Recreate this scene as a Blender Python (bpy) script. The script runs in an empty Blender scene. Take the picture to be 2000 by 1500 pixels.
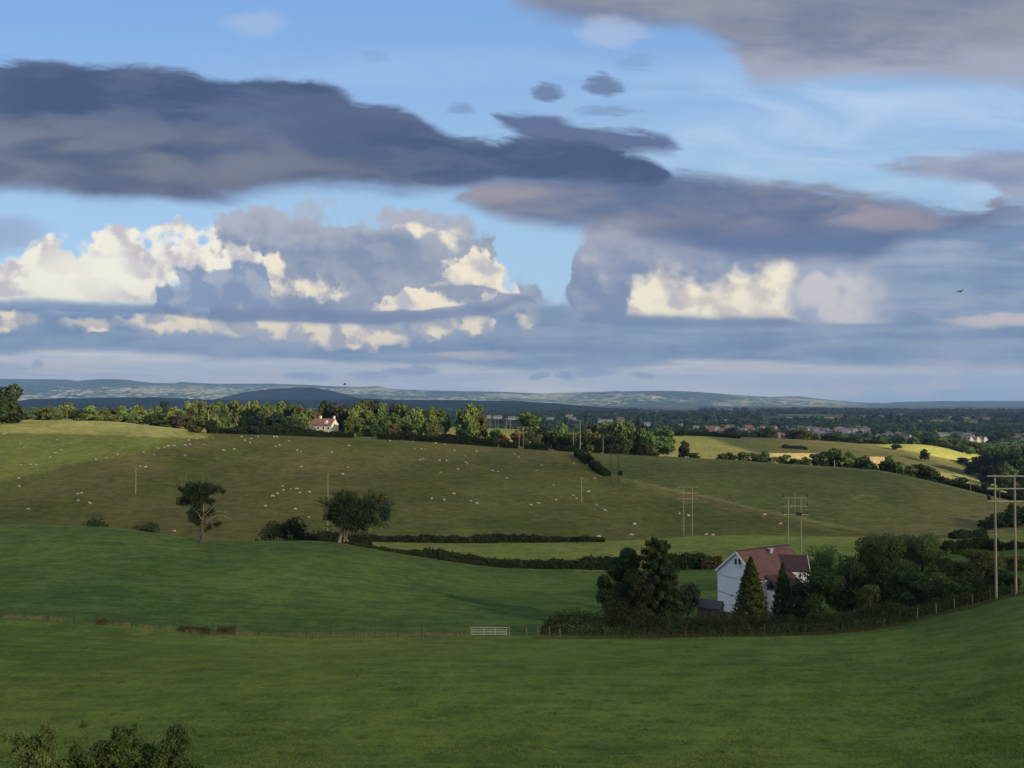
import bpy, math, random
import numpy as np
from mathutils import Vector, Matrix

# ------------------------------------------------------------------ camera
scene = bpy.context.scene
C = scene.collection
F = 1570.0                      # focal length in units of a 2000-wide frame
PITCH = math.atan(35 / F)
CAMZ = 60.0
CP, SP = math.cos(PITCH), math.sin(PITCH)
cam_data = bpy.data.cameras.new("camera")
cam = bpy.data.objects.new("camera", cam_data)
C.objects.link(cam)
cam.location = (0, 0, CAMZ)
cam.rotation_euler = (math.pi / 2 + PITCH, 0, 0)
cam_data.sensor_width = 36.0
cam_data.lens = 36.0 * F / 2000.0
cam_data.clip_start = 0.5
cam_data.clip_end = 60000
scene.camera = cam

SUN_EL = math.radians(19)
SUN_AZ = math.atan2(0.74, -0.67)          # clockwise from +Y
sun_dir = Vector((math.sin(SUN_AZ) * math.cos(SUN_EL), math.cos(SUN_AZ) * math.cos(SUN_EL), math.sin(SUN_EL)))
sl = bpy.data.lights.new("sun", 'SUN')
sl.energy = 5.0
sl.angle = math.radians(0.53)
sl.color = (1.0, 0.84, 0.62)
sun = bpy.data.objects.new("sun", sl)
C.objects.link(sun)
sun.rotation_euler = sun_dir.to_track_quat('Z', 'Y').to_euler()
sun.location = (200, -120, 300)

scene.view_settings.view_transform = 'Standard'
scene.view_settings.look = 'None'
scene.view_settings.gamma = 1
EXPO = 0.7
scene.view_settings.exposure = EXPO
scene.view_settings.use_curve_mapping = False
scene.render.engine = 'CYCLES'
cy = scene.cycles
cy.max_bounces = 5
cy.diffuse_bounces = 2
cy.glossy_bounces = 1
cy.transmission_bounces = 2
cy.volume_bounces = 0
cy.transparent_max_bounces = 8
cy.use_denoising = True
try:
    cy.denoiser = 'OPENIMAGEDENOISE'
    cy.denoising_input_passes = 'RGB_ALBEDO_NORMAL'
except Exception:
    pass
cy.caustics_reflective = False
cy.caustics_refractive = False


def s2l(c):
    return tuple(((v / 255) / 12.92 if v / 255 <= 0.04045 else ((v / 255 + 0.055) / 1.055) ** 2.4) for v in c)


# ------------------------------------------------------------------ node helper
class NG:
    def __init__(s, tree):
        s.t = tree
        s.n = tree.nodes
        s.l = tree.links

    def new(s, typ, **kw):
        n = s.n.new(typ)
        for k, v in kw.items():
            setattr(n, k, v)
        return n

    def put(s, sock, v):
        if isinstance(v, bpy.types.NodeSocket):
            s.l.new(v, sock)
        elif isinstance(v, (tuple, list)):
            v = tuple(v)
            if len(sock.default_value) == 4 and len(v) == 3:
                v = v + (1.0,)
            sock.default_value = v
        else:
            sock.default_value = v

    def m(s, op, a, b=None, c=None, clamp=False):
        n = s.new('ShaderNodeMath', operation=op, use_clamp=clamp)
        s.put(n.inputs[0], a)
        if b is not None:
            s.put(n.inputs[1], b)
        if c is not None:
            s.put(n.inputs[2], c)
        return n.outputs[0]

    def mr(s, v, a, b, c=0.0, d=1.0, smooth=True):
        n = s.new('ShaderNodeMapRange', interpolation_type='SMOOTHSTEP' if smooth else 'LINEAR', clamp=True)
        s.put(n.inputs['Value'], v)
        s.put(n.inputs['From Min'], a)
        s.put(n.inputs['From Max'], b)
        s.put(n.inputs['To Min'], c)
        s.put(n.inputs['To Max'], d)
        return n.outputs['Result']

    def noise(s, vec, scale, detail=4, rough=0.5, dist=0.0, dim='3D', out='Fac'):
        n = s.new('ShaderNodeTexNoise', noise_dimensions=dim)
        s.put(n.inputs['Vector'], vec)
        s.put(n.inputs['Scale'], scale)
        s.put(n.inputs['Detail'], detail)
        s.put(n.inputs['Roughness'], rough)
        s.put(n.inputs['Distortion'], dist)
        return n.outputs[out]

    def xyz(s, x, y, z=0.0):
        n = s.new('ShaderNodeCombineXYZ')
        s.put(n.inputs[0], x)
        s.put(n.inputs[1], y)
        s.put(n.inputs[2], z)
        return n.outputs[0]

    def sep(s, v):
        n = s.new('ShaderNodeSeparateXYZ')
        s.put(n.inputs[0], v)
        return n.outputs

    def mix(s, f, a, b, blend='MIX'):
        n = s.new('ShaderNodeMix', data_type='RGBA', blend_type=blend)
        s.put(n.inputs[0], f)
        s.put(n.inputs[6], a)
        s.put(n.inputs[7], b)
        return n.outputs[2]

    def curve(s, v, pts, x0, x1, y0, y1):
        """smooth 1-D curve through pts given in real units"""
        n = s.new('ShaderNodeFloatCurve')
        t = s.mr(v, x0, x1, 0, 1, smooth=False)
        s.put(n.inputs['Value'], t)
        cm = n.mapping
        cu = cm.curves[0]
        P = [((p[0] - x0) / (x1 - x0), (p[1] - y0) / (y1 - y0)) for p in pts]
        if P[0][0] > 0:
            P.insert(0, (0.0, P[0][1]))
        if P[-1][0] < 1:
            P.append((1.0, P[-1][1]))
        while len(cu.points) < len(P):
            cu.points.new(0.5, 0.5)
        for q, p in zip(cu.points, P):
            q.location = p
            q.handle_type = 'AUTO_CLAMPED'
        cm.update()
        return s.m('MULTIPLY_ADD', n.outputs[0], (y1 - y0), y0)


# ------------------------------------------------------------------ world: sky and clouds by direction
world = bpy.data.worlds.new("World")
scene.world = world
world.use_nodes = True
world.node_tree.nodes.clear()
g = NG(world.node_tree)
SKY_STRENGTH = 0.07
sky = g.new('ShaderNodeTexSky', sky_type='NISHITA')
sky.sun_disc = False
sky.sun_elevation = SUN_EL
sky.sun_rotation = SUN_AZ
sky.altitude = 60
sky.air_density = 1.0
sky.dust_density = 0.6
sky.ozone_density = 1.5
tc = g.new('ShaderNodeTexCoord')
dx, dy, dz = g.sep(tc.outputs['Generated'])
ady = g.m('MAXIMUM', g.m('ABSOLUTE', dy), 0.22)
U = g.m('MULTIPLY_ADD', g.m('DIVIDE', dx, ady), F, 1000.0)
V = g.m('MULTIPLY_ADD', g.m('DIVIDE', dz, ady), -F, 785.0)
Un = g.m('MULTIPLY', U, 0.001)
Vn = g.m('MULTIPLY', V, 0.001)
back = g.m('MULTIPLY', g.m('LESS_THAN', dy, 0.0), 7.3)
Pst = g.xyz(Un, g.m('MULTIPLY', Vn, 3.0))                # flattened clouds
Pcu = g.xyz(Un, g.m('MULTIPLY', Vn, 1.25))               # heaped clouds
Un2 = g.m('ADD', Un, back)
wst = g.noise(g.xyz(Un2, g.m('MULTIPLY', Vn, 3.0)), 2.6, 4, 0.5, 0.0, dim='2D')
wst2 = g.noise(g.xyz(g.m('ADD', Un, 3.7), g.m('MULTIPLY', Vn, 3.4)), 4.2, 3, 0.5, 0.2, dim='2D')
wsp = g.noise(g.xyz(g.m('ADD', Un, g.m('MULTIPLY', Vn, -0.9)), g.m('MULTIPLY', Vn, 4.0)), 9.0, 7, 0.62, 0.5, dim='2D')
wcu = g.noise(Pcu, 9.0, 8, 0.58, 0.0, dim='2D')
Pc2 = g.xyz(g.m('ADD', Un, 0.011), g.m('MULTIPLY', g.m('SUBTRACT', Vn, 0.010), 1.25))
wcuB = g.noise(Pc2, 9.0, 8, 0.58, 0.0, dim='2D')
wcu2 = g.noise(g.xyz(g.m('ADD', Un, 11.0), Vn), 16.0, 7, 0.62, 0.0, dim='2D')


def voro(x, y, scale, sm_):
    n = g.new('ShaderNodeTexVoronoi', feature='SMOOTH_F1', voronoi_dimensions='2D')
    g.put(n.inputs['Vector'], g.xyz(x, y))
    g.put(n.inputs['Scale'], scale)
    g.put(n.inputs['Smoothness'], sm_)
    return n.outputs['Distance']


def C_(v, a):                                 # centred noise * amplitude
    return g.m('MULTIPLY', g.m('SUBTRACT', v, 0.5), a)


vx = g.m('ADD', Un, g.m('MULTIPLY', wcu, 0.06))
vy = g.m('ADD', g.m('MULTIPLY', Vn, 1.2), g.m('MULTIPLY', wcu2, 0.05))
lump = voro(vx, vy, 15.0, 0.7)
lumpB = voro(g.m('ADD', vx, 0.012), g.m('SUBTRACT', vy, 0.012), 15.0, 0.7)
lump2 = voro(g.m('ADD', Un, g.m('MULTIPLY', wcu2, 0.03)), g.m('ADD', Vn, g.m('MULTIPLY', wcu, 0.03)), 42.0, 0.6)
# relief: brighter where the billow turns to the low sun on the right
relief = g.m('ADD', g.m('ADD', C_(g.m('ADD', g.m('SUBTRACT', wcu, wcuB), 0.5), 2.6), g.m('MULTIPLY', g.m('SUBTRACT', lumpB, lump), 2.2)), C_(wcu2, 0.5))
relief = g.m('ADD', relief, 0.5)
Us = g.m('ADD', U, g.m('ADD', C_(wst, 80.0), C_(wsp, 50.0)))
Vs = g.m('ADD', V, g.m('ADD', C_(wst2, 40.0), g.m('ADD', C_(wsp, 30.0), C_(wcu2, 10.0))))
Uc = g.m('ADD', U, C_(wcu2, 50.0))
Vc0 = g.m('ADD', V, C_(wcu, 70.0))
Vc = g.m('ADD', Vc0, g.m('ADD', g.m('MULTIPLY', g.m('SUBTRACT', lump, 0.4), 66.0), g.m('MULTIPLY', g.m('SUBTRACT', lump2, 0.4), 30.0)))
Vb = g.m('ADD', V, g.m('ADD', C_(wst2, 14.0), C_(wcu2, 6.0)))            # flat bases barely move


def band(u, v_top, v_bot, top, bot, st, sb, wisp=0.0):
    ct = g.curve(u, top, -600, 2600, -400, 900)
    cb = g.curve(u, bot, -600, 2600, -400, 900)
    a = g.mr(g.m('SUBTRACT', v_top, ct), -st, st)
    b = g.mr(g.m('SUBTRACT', cb, v_bot), -sb, sb)
    m_ = g.m('MULTIPLY', a, b)
    if wisp:                                  # ragged, thin margins
        k_ = g.m('MULTIPLY', g.m('MULTIPLY', m_, g.m('SUBTRACT', 1.0, m_)), 4.0)
        m_ = g.m('ADD', m_, g.m('MULTIPLY', k_, C_(wsp, wisp)), clamp=True)
    return m_


def blob(u, v, cx, cy_, rx, ry, soft=0.5):
    ex = g.m('DIVIDE', g.m('SUBTRACT', u, cx), rx)
    ey = g.m('DIVIDE', g.m('SUBTRACT', v, cy_), ry)
    d = g.m('ADD', g.m('MULTIPLY', ex, ex), g.m('MULTIPLY', ey, ey))
    return g.mr(d, 1.0 + soft, 1.0 - soft)


def mx(*a):
    r = a[0]
    for b in a[1:]:
        r = g.m('MAXIMUM', r, b)
    return r


def op(mask, k):
    return g.m('MULTIPLY', mask, k)


K = 1.0 / (SKY_STRENGTH * 2 ** EXPO)            # cloud colours are given as seen


def cc(*rgb):
    return tuple(v * K for v in s2l(rgb))


# the clear sky
col = g.mix(1.0, sky.outputs[0], (0.92, 1.12, 1.42), 'MULTIPLY')
col = g.mix(g.mr(V, 820, 60, 0.66, 0.84), col, g.mix(g.mr(V, 720, -200), cc(188, 220, 238), cc(126, 174, 235)))
# thin cirrus veil
cir = g.noise(g.xyz(g.m('ADD', Un, g.m('MULTIPLY', Vn, -0.9)), g.m('MULTIPLY', Vn, 4.0)), 3.0, 5, 0.55, 0.5, dim='2D')
cirm = g.m('MULTIPLY', g.mr(cir, 0.25, 0.85), mx(blob(U, V, 1720, 290, 640, 170, 0.95), op(blob(U, V, 820, 130, 500, 40, 0.95), 0.25)))
col = g.mix(op(cirm, 0.62), col, cc(208, 226, 244))
# pale air over the horizon
col = g.mix(g.mr(V, 520, 740, 0, 0.94), col, cc(200, 205, 210))
hz = g.noise(g.xyz(Un, g.m('MULTIPLY', Vn, 9.0)), 3.0, 5, 0.55, 0.2, dim='2D')
col = g.mix(g.m('MULTIPLY', g.mr(hz, 0.36, 0.68), g.mr(V, 655, 705, 0, 0.85)), col, cc(246, 236, 218))
col = g.mix(g.m('MULTIPLY', g.mr(U, 1100, 1750), g.mr(V, 715, 760, 0, 0.6)), col, cc(158, 182, 204))
# low blue-grey stratus over the whole width, high on the right
shn = g.mr(g.m('ADD', g.m('MULTIPLY', wst, 0.45), g.m('ADD', g.m('MULTIPLY', hz, 0.35), g.m('MULTIPLY', wcu, 0.2))), 0.38, 0.62)
strc = g.mix(shn, cc(118, 142, 174), cc(154, 171, 190))
m_str = band(Us, Vs, g.m('ADD', V, C_(wst2, 26.0)), [(-600, 596), (0, 600), (900, 600), (1000, 592), (1120, 596), (1500, 600), (1640, 500), (1760, 420), (2000, 420), (2600, 400)],
             [(-600, 690), (0, 686), (250, 690), (450, 700), (850, 712), (1150, 724), (1350, 704), (1600, 712), (1750, 716), (2000, 716), (2600, 720)], 18, 9, 0.8)
col = g.mix(op(m_str, 0.93), col, strc)
m_low = g.m('MULTIPLY', g.mr(hz, 0.48, 0.62), g.mr(V, 762, 720, 0, 0.6))
col = g.mix(g.m('MULTIPLY', m_low, g.mr(V, 690, 720)), col, cc(142, 160, 190))
lite = g.m('MULTIPLY', g.mr(g.m('ADD', op(hz, 0.6), op(wsp, 0.4)), 0.50, 0.64), g.m('MULTIPLY', m_str, g.mr(U, 950, 1200)))
col = g.mix(op(lite, 0.55), col, cc(168, 178, 198))
Uf = g.m('ADD', U, g.m('ADD', C_(wcu2, 60.0), C_(wcu, 40.0)))
Vf = g.m('ADD', V, g.m('ADD', C_(wcu, 40.0), g.m('ADD', C_(wcu2, 16.0), g.m('MULTIPLY', g.m('SUBTRACT', lump2, 0.4), 16.0))))
# lit streaks of low cumulus
el_ = lambda x0, x1, y0, y1, s=0.35, u=None, v=None: blob(u or Uf, v or Vf, (x0 + x1) / 2, (y0 + y1) / 2, (x1 - x0) / 2, (y1 - y0) / 2, s)
streaks = mx(el_(-40, 75, 608, 646, 0.6), op(el_(120, 250, 618, 642, 0.95), 0.6), el_(250, 430, 612, 652, 0.8), el_(430, 640, 620, 660, 0.95), el_(520, 800, 622, 680, 0.5), el_(798, 894, 612, 662, 0.5),
             el_(900, 966, 610, 656, 0.45), el_(165, 215, 638, 652, 0.8), op(el_(1010, 1055, 606, 642, 0.8), 0.7))
streakc = g.mix(g.mr(g.m('ADD', op(relief, 0.6), op(wcu, -0.5)), -0.10, 0.22), cc(182, 184, 192), cc(250, 236, 208))
col = g.mix(op(streaks, 0.95), col, streakc)
Vq = g.m('ADD', V, g.m('ADD', C_(wcu2, 18.0), C_(wsp, 16.0)))
el2 = lambda x0, x1, y0, y1, s=0.8: el_(x0, x1, y0, y1, s, Uf, Vq)
small = mx(el2(1850, 2140, 614, 638, 0.8), op(el2(1370, 1520, 704, 730, 0.9), 0.8), el2(1540, 1562, 757, 770), el2(1564, 1592, 755, 771), el2(1610, 1708, 753, 771, 0.9),
           op(el2(1745, 1840, 752, 776, 0.95), 0.8), el2(1800, 1882, 742, 766, 0.8), op(el2(840, 960, 684, 699, 0.9), 0.8), op(el2(1750, 2000, 704, 726, 0.95), 0.5), op(el2(500, 565, 720, 738, 0.9), 0.7), op(el2(60, 170, 710, 730, 0.95), 0.7),
           op(el2(880, 1010, 686, 702, 0.9), 0.5))
col = g.mix(op(small, 0.7), col, cc(222, 208, 202))
dsm = mx(el2(1030, 1068, 724, 740), el2(1080, 1120, 722, 742), el2(1118, 1210, 720, 740), op(el2(1240, 1275, 726, 740), 0.8), el2(755, 855, 714, 734, 0.8), op(el2(690, 770, 724, 744, 0.9), 0.8), op(el2(560, 650, 728, 744, 0.9), 0.8), op(el2(60, 88, 704, 718, 0.9), 0.8))
col = g.mix(op(dsm, 0.65), col, cc(134, 152, 184))
# heaped grey cloud, centre
greyc = g.mix(g.mr(g.m('ADD', op(wst, 0.6), op(wcu, 0.4)), 0.36, 0.64), cc(134, 150, 176), cc(160, 169, 184))
greyc = g.mix(g.mr(relief, 0.25, 1.05, 0, 0.38), greyc, cc(182, 186, 198))
m_mid = band(Uc, Vc, Vb, [(-600, 900), (398, 760), (412, 452), (470, 418), (570, 402), (700, 428), (850, 424), (915, 430), (950, 452), (945, 484), (985, 545), (1050, 570), (1075, 620), (2600, 900)],
             [(-600, 628), (400, 626), (700, 632), (1000, 610), (1060, 585), (1100, 560), (2600, 500)], 19, 10, 0.7)
rimc = cc(180, 184, 196)
mc = g.mix(g.mr(g.m('SUBTRACT', V, C_(wcu, 180.0)), 420, 500), rimc, greyc)
bright = g.mr(g.m('ADD', relief, op(wcu, -0.7)), -0.40, 0.50)
cream = g.mix(bright, cc(202, 198, 202), cc(255, 243, 216))
litn = g.m('ADD', g.m('ADD', op(wcu, 0.95), op(lump, -0.25)), g.m('ADD', op(g.m('SUBTRACT', relief, 0.5), 0.18), C_(wcu2, 0.22)))
lz_ = g.m('ADD', V, g.m('ADD', C_(wcu, 40.0), g.m('ADD', C_(wcu2, 22.0), op(g.m('SUBTRACT', lump2, 0.4), 24.0))))
lit1 = band(Uc, lz_, Vb, [(-600, 900), (690, 640), (740, 592), (800, 572), (860, 560), (920, 572), (975, 572), (1000, 640), (2600, 900)], [(-600, 600), (700, 606), (850, 602), (960, 588), (990, 576), (2600, 500)], 14, 6)
lit2 = band(Uc, lz_, Vb, [(-600, 900), (800, 600), (850, 535), (895, 508), (930, 478), (965, 502), (1000, 535), (1030, 600), (2600, 900)], [(-600, 540), (800, 540), (860, 566), (930, 560), (1010, 578), (2600, 560)], 16, 12)
litm = mx(lit1, lit2, op(el_(800, 960, 500, 562, 0.98, U, V), 0.6), op(el_(505, 690, 530, 604, 0.98, U, V), 0.85), op(el_(740, 850, 425, 470, 0.98, U, V), 0.75), op(el_(850, 975, 425, 500, 0.98, U, V), 0.7), op(el_(500, 560, 480, 580, 0.95, U, V), 0.9))
mc = g.mix(g.mr(g.m('ADD', litn, op(g.m('SUBTRACT', litm, 1.0), 0.80)), 0.05, 0.42), mc, cream)
col = g.mix(m_mid, col, mc)
# heaped grey cloud, right, with a lit core
m_rt = band(Uc, g.m('ADD', Vc0, op(g.m('SUBTRACT', lump2, 0.4), 20.0)), Vb, [(-600, 900), (1040, 900), (1090, 600), (1112, 545), (1128, 440), (1160, 430), (1700, 440), (2600, 440)],
            [(-600, 560), (1080, 572), (1130, 612), (1250, 622), (1540, 630), (1740, 634), (2000, 630), (2600, 620)], 11, 6, 0.5)
m_rt = g.m('MULTIPLY', m_rt, g.mr(g.m('ADD', U, C_(wcu, 160.0)), 1800, 1660, 0, 1))
m_rt = g.m('MULTIPLY', m_rt, g.mr(g.m('ADD', g.m('ADD', U, C_(wcu, 60.0)), g.m('ADD', C_(wcu2, 30.0), g.m('MULTIPLY', g.mr(V, 450, 560, 0, 1), 34.0))), 1130, 1146))
rc = g.mix(g.mr(g.m('SUBTRACT', V, C_(wcu, 160.0)), 430, 560), cc(174, 176, 190), cc(134, 150, 178))
rc = g.mix(g.mr(relief, 0.25, 1.1, 0, 0.34), rc, cc(184, 186, 198))
rc = g.mix(g.mr(g.m('ADD', U, C_(wcu, 160.0)), 1530, 1580), rc, cc(170, 178, 196))
edge_r = g.mr(g.m('ADD', U, g.m('ADD', C_(wcu2, 50.0), C_(wcu, 60.0))), 1572, 1530)
core = band(g.m('ADD', U, C_(wcu2, 30.0)), lz_, g.m('SUBTRACT', Vb, op(g.m('SUBTRACT', U, 1250.0), 0.024)), [(-600, 900), (1215, 640), (1240, 556), (1300, 534), (1350, 545), (1400, 556), (1440, 532), (1470, 544), (1500, 516), (1545, 504), (2600, 500)], [(-600, 617), (2600, 617)], 22, 10)
corem = g.m('MULTIPLY', core, g.m('MULTIPLY', edge_r, g.mr(litn, 0.10, 0.42, 0.7, 1.0)))
rc = g.mix(corem, rc, g.mix(bright, cc(222, 212, 202), cc(255, 246, 218)))
side = mx(el_(1545, 1730, 530, 616, 0.98, U, V), el_(1590, 1780, 580, 644, 0.98, U, V))
rc = g.mix(op(g.mr(g.m('ADD', litn, op(g.m('SUBTRACT', side, 0.8), 0.6)), 0.05, 0.50), 0.85), rc, cc(216, 212, 212))
col = g.mix(m_rt, col, rc)
# white cumulus, left
m_lf = band(Uc, Vc, Vb, [(-600, 520), (0, 500), (60, 486), (110, 470), (150, 482), (190, 440), (240, 452), (290, 456), (350, 444), (400, 462), (500, 478), (518, 500), (530, 560), (540, 700), (2600, 900)],
            [(-600, 590), (0, 588), (140, 590), (290, 592), (305, 580), (360, 550), (520, 545), (560, 590), (2600, 500)], 11, 11, 0.4)
lc = g.mix(g.mr(g.m('ADD', relief, op(wcu, -0.6)), -0.35, 0.42), cc(208, 202, 206), cc(255, 249, 230))
lc = g.mix(g.mr(V, 555, 600, 0, 0.45), lc, cc(218, 210, 202))
lc = g.mix(op(el_(60, 260, 485, 590, 0.98, U, V), 0.8), lc, cc(255, 253, 234))
col = g.mix(m_lf, col, lc)
sh = g.m('MULTIPLY', band(Uc, Vc, Vb, [(-600, 900), (280, 900), (300, 570), (370, 528), (450, 520), (510, 512), (530, 560), (560, 700), (2600, 900)], [(-600, 600), (2600, 600)], 9, 8, 0.4), 0.95)
col = g.mix(sh, col, g.mix(g.mr(relief, 0.3, 0.9), cc(138, 156, 186), cc(168, 178, 196)))
# dark flat bases
m_bs = band(Us, g.m('ADD', V, g.m('ADD', C_(wst2, 14.0), C_(wcu2, 12.0))), Vb, [(-600, 588), (0, 588), (290, 594), (450, 600), (700, 606), (960, 596), (1045, 578), (1100, 640), (1150, 611), (1300, 622), (1550, 628), (1650, 650), (2600, 900)],
            [(-600, 606), (0, 607), (300, 614), (500, 628), (700, 630), (960, 612), (1040, 590), (1075, 600), (1110, 628), (1500, 640), (1620, 634), (2600, 600)], 8, 5, 0.6)
col = g.mix(op(m_bs, 0.68), col, g.mix(op(wst, 0.7), cc(106, 128, 164), cc(142, 156, 182)))
# dark band right of centre
dk = g.mr(g.m('ADD', g.m('MULTIPLY', wst, 0.45), g.m('ADD', g.m('MULTIPLY', wst2, 0.40), g.m('MULTIPLY', wsp, 0.15))), 0.38, 0.62)
m_r2 = band(Us, Vs, Vs, [(-600, 500), (880, 392), (930, 360), (1100, 344), (1250, 338), (1500, 350), (1650, 372), (1780, 398), (1900, 412), (1960, 396), (2050, 408), (2200, 420), (2600, 480)],
            [(-600, 330), (850, 352), (930, 400), (1000, 432), (1200, 446), (1300, 470), (1400, 496), (1650, 506), (1780, 462), (1900, 440), (2000, 420), (2200, 400), (2600, 400)], 18, 26, 1.1)
c2 = g.mix(dk, cc(90, 108, 144), cc(134, 136, 152))
c2 = g.mix(g.m('MULTIPLY', g.mr(g.m('ADD', V, C_(wst2, 60.0)), 432, 478), g.mr(U, 1150, 1350)), c2, cc(98, 118, 156))
c2 = g.mix(op(mx(el_(900, 1070, 350, 392, 0.98, Us, Vs), el_(1600, 1850, 405, 450, 0.98, Us, Vs)), 0.6), c2, cc(174, 164, 168))
col = g.mix(op(m_r2, 0.96), col, c2)
# great dark cloud, upper left, and its fingers
m_d = band(Us, Vs, Vs, [(-600, 130), (0, 118), (200, 124), (350, 134), (450, 152), (560, 150), (640, 158), (720, 196), (800, 216), (870, 262), (940, 274), (1050, 262), (1150, 268), (1240, 296), (1290, 330), (1340, 420), (2600, 600)],
           [(-600, 372), (0, 368), (150, 380), (300, 390), (430, 386), (560, 364), (640, 358), (850, 366), (1000, 356), (1150, 358), (1270, 362), (1300, 350), (1340, 250), (2600, 0)], 13, 20, 1.2)
m_f = band(Us, Vs, Vs, [(-600, 500), (930, 260), (985, 214), (1060, 216), (1130, 238), (1200, 250), (1300, 266), (1350, 290), (2600, 500)],
           [(-600, 0), (930, 200), (985, 236), (1070, 280), (1180, 290), (1300, 292), (1350, 280), (2600, 0)], 10, 13, 1.1)
warmth = g.m('MULTIPLY', g.mr(g.m('ADD', V, g.m('ADD', C_(wst2, 120.0), g.m('ADD', C_(wsp, 40.0), op(U, -0.10)))), 180, 290), g.mr(U, 1000, 450))
c1 = g.mix(g.mr(wst, 0.35, 0.65), cc(68, 86, 120), cc(86, 100, 132))
c1 = g.mix(g.m('MULTIPLY', g.mr(wst2, 0.35, 0.65, 0.25, 0.9), warmth), c1, cc(128, 131, 140))
c1 = g.mix(g.mr(g.m('ADD', op(wsp, 0.5), op(wst2, 0.5)), 0.44, 0.64, 0, 0.35), c1, cc(108, 120, 150))
c1 = g.mix(g.m('MULTIPLY', g.mr(g.m('ADD', V, C_(wst2, 60.0)), 325, 385), g.mr(U, 1000, 600, 0, 0.6)), c1, cc(104, 110, 136))
edge1 = g.mr(m_d, 1.0, 0.5, 0, 0.5)
c1 = g.mix(edge1, c1, cc(112, 128, 164))
col = g.mix(op(mx(m_d, m_f), 0.985), col, c1)
# grey cloud, top right, running on overhead
m_t = band(Us, g.m('ADD', V, 2000.0), Vs, [(-600, 0), (2600, 0)], [(-600, -330), (700, -300), (960, -60), (1020, 4), (1260, 34), (1360, 48), (1440, 104), (1490, 158), (1600, 152), (1760, 146), (1900, 150), (2100, 160), (2600, 60)], 16, 30, 1.1)
c3 = g.mix(dk, cc(122, 130, 152), cc(150, 152, 162))
c3 = g.mix(g.m('MULTIPLY', g.mr(g.m('ADD', V, g.m('ADD', C_(wst2, 70.0), C_(wsp, 40.0))), 52, 130, 0, 0.8), g.mr(U, 1250, 1500)), c3, cc(174, 176, 192))
over = g.mr(V, -200, -900)
m_t = g.m('MULTIPLY', m_t, g.m('SUBTRACT', 1.0, g.m('MULTIPLY', over, g.mr(wst, 0.62, 0.42))))
col = g.mix(op(m_t, 0.95), col, c3)
# broken pale cloud added overhead and behind, out of view, to brighten ambient light
fill_deck = g.noise(g.xyz(g.m('MULTIPLY', dx, 1.0), dy), 2.6, 5, 0.55, 0.2, dim='2D')
dm = g.m('MULTIPLY', g.mr(V, -60, -420), g.mr(fill_deck, 0.36, 0.56))
col = g.mix(op(dm, 0.9), col, g.mix(g.mr(fill_deck, 0.48, 0.72), cc(218, 217, 216), cc(172, 177, 188)))
# the odd pieces
Uo, Vo = g.m('ADD', U, g.m('ADD', C_(wcu, 60.0), C_(wsp, 50.0))), g.m('ADD', V, g.m('ADD', C_(wcu2, 18.0), C_(wsp, 34.0)))
m_o = mx(el_(1036, 1100, 160, 191, 0.8, Uo, Vo), el_(1140, 1216, 144, 183, 0.7, Uo, Vo),
         op(el_(1135, 1250, 204, 224, 0.95, Uo, Vo), 0.5), op(el_(865, 925, 200, 216, 0.95, Uo, Vo), 0.5), op(el_(705, 750, 92, 114, 0.95, Uo, Vo), 0.2), op(el_(1210, 1275, 102, 130, 0.95, Uo, Vo), 0.25))
col = g.mix(op(m_o, 0.85), col, cc(106, 122, 158))
m_w = mx(op(el_(430, 555, 12, 62, 0.98, Uo, Vo), 0.32), op(el_(1140, 1250, 28, 82, 0.98, Uo, Vo), 0.45))
col = g.mix(m_w, col, cc(196, 202, 222))
m_q = band(Us, Vs, Vs, [(-600, 700), (1500, 480), (1740, 322), (1850, 302), (2000, 292), (2200, 292), (2600, 320)], [(-600, 0), (1600, 280), (1760, 330), (1860, 348), (1940, 352), (1990, 392), (2200, 400), (2600, 380)], 16, 18, 1.1)
col = g.mix(op(m_q, 0.9), col, g.mix(dk, cc(128, 140, 170), cc(162, 166, 186)))
m_z = op(el_(-140, 80, 420, 494, 0.95, Uo, Vo), 0.7)
col = g.mix(g.m('MULTIPLY', m_z, g.m('SUBTRACT', 1.0, m_lf)), col, cc(156, 168, 194))
# everything below the horizon: dim ground colour
col = g.mix(g.mr(dz, 0.0, -0.02), col, cc(70, 84, 70))
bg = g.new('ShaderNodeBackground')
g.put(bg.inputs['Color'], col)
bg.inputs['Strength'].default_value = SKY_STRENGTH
wo = g.new('ShaderNodeOutputWorld')
g.l.new(bg.outputs[0], wo.inputs['Surface'])
world.cycles.sampling_method = 'MANUAL'
world.cycles.sample_map_resolution = 512


# ------------------------------------------------------------------ photo geometry -> world
def ray(x, y):
    u = (x - 1000) / F
    v = (750 - y) / F
    d = CP - v * SP
    return u / d, (SP + v * CP) / d          # X/Y , (Z-CAMZ)/Y


def project(X, Y, Z):
    z = Z - CAMZ
    fwd = Y * CP + z * SP
    up = -Y * SP + z * CP
    return 1000 + F * X / fwd, 750 - F * up / fwd


def pchip(x, y, xi):
    """monotone cubic through (x,y) at xi"""
    h = np.diff(x)
    d = np.diff(y) / h
    m = np.zeros_like(y)
    m[0], m[-1] = d[0], d[-1]
    for k in range(1, len(x) - 1):
        if d[k - 1] * d[k] <= 0:
            m[k] = 0
        else:
            w1 = 2 * h[k] + h[k - 1]
            w2 = h[k] + 2 * h[k - 1]
            m[k] = (w1 + w2) / (w1 / d[k - 1] + w2 / d[k])
    i = np.clip(np.searchsorted(x, xi) - 1, 0, len(x) - 2)
    t = (xi - x[i]) / h[i]
    return ((2 * t**3 - 3 * t**2 + 1) * y[i] + (t**3 - 2 * t**2 + t) * h[i] * m[i] + (-2 * t**3 + 3 * t**2) * y[i + 1] + (t**3 - t**2) * h[i] * m[i + 1])


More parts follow.
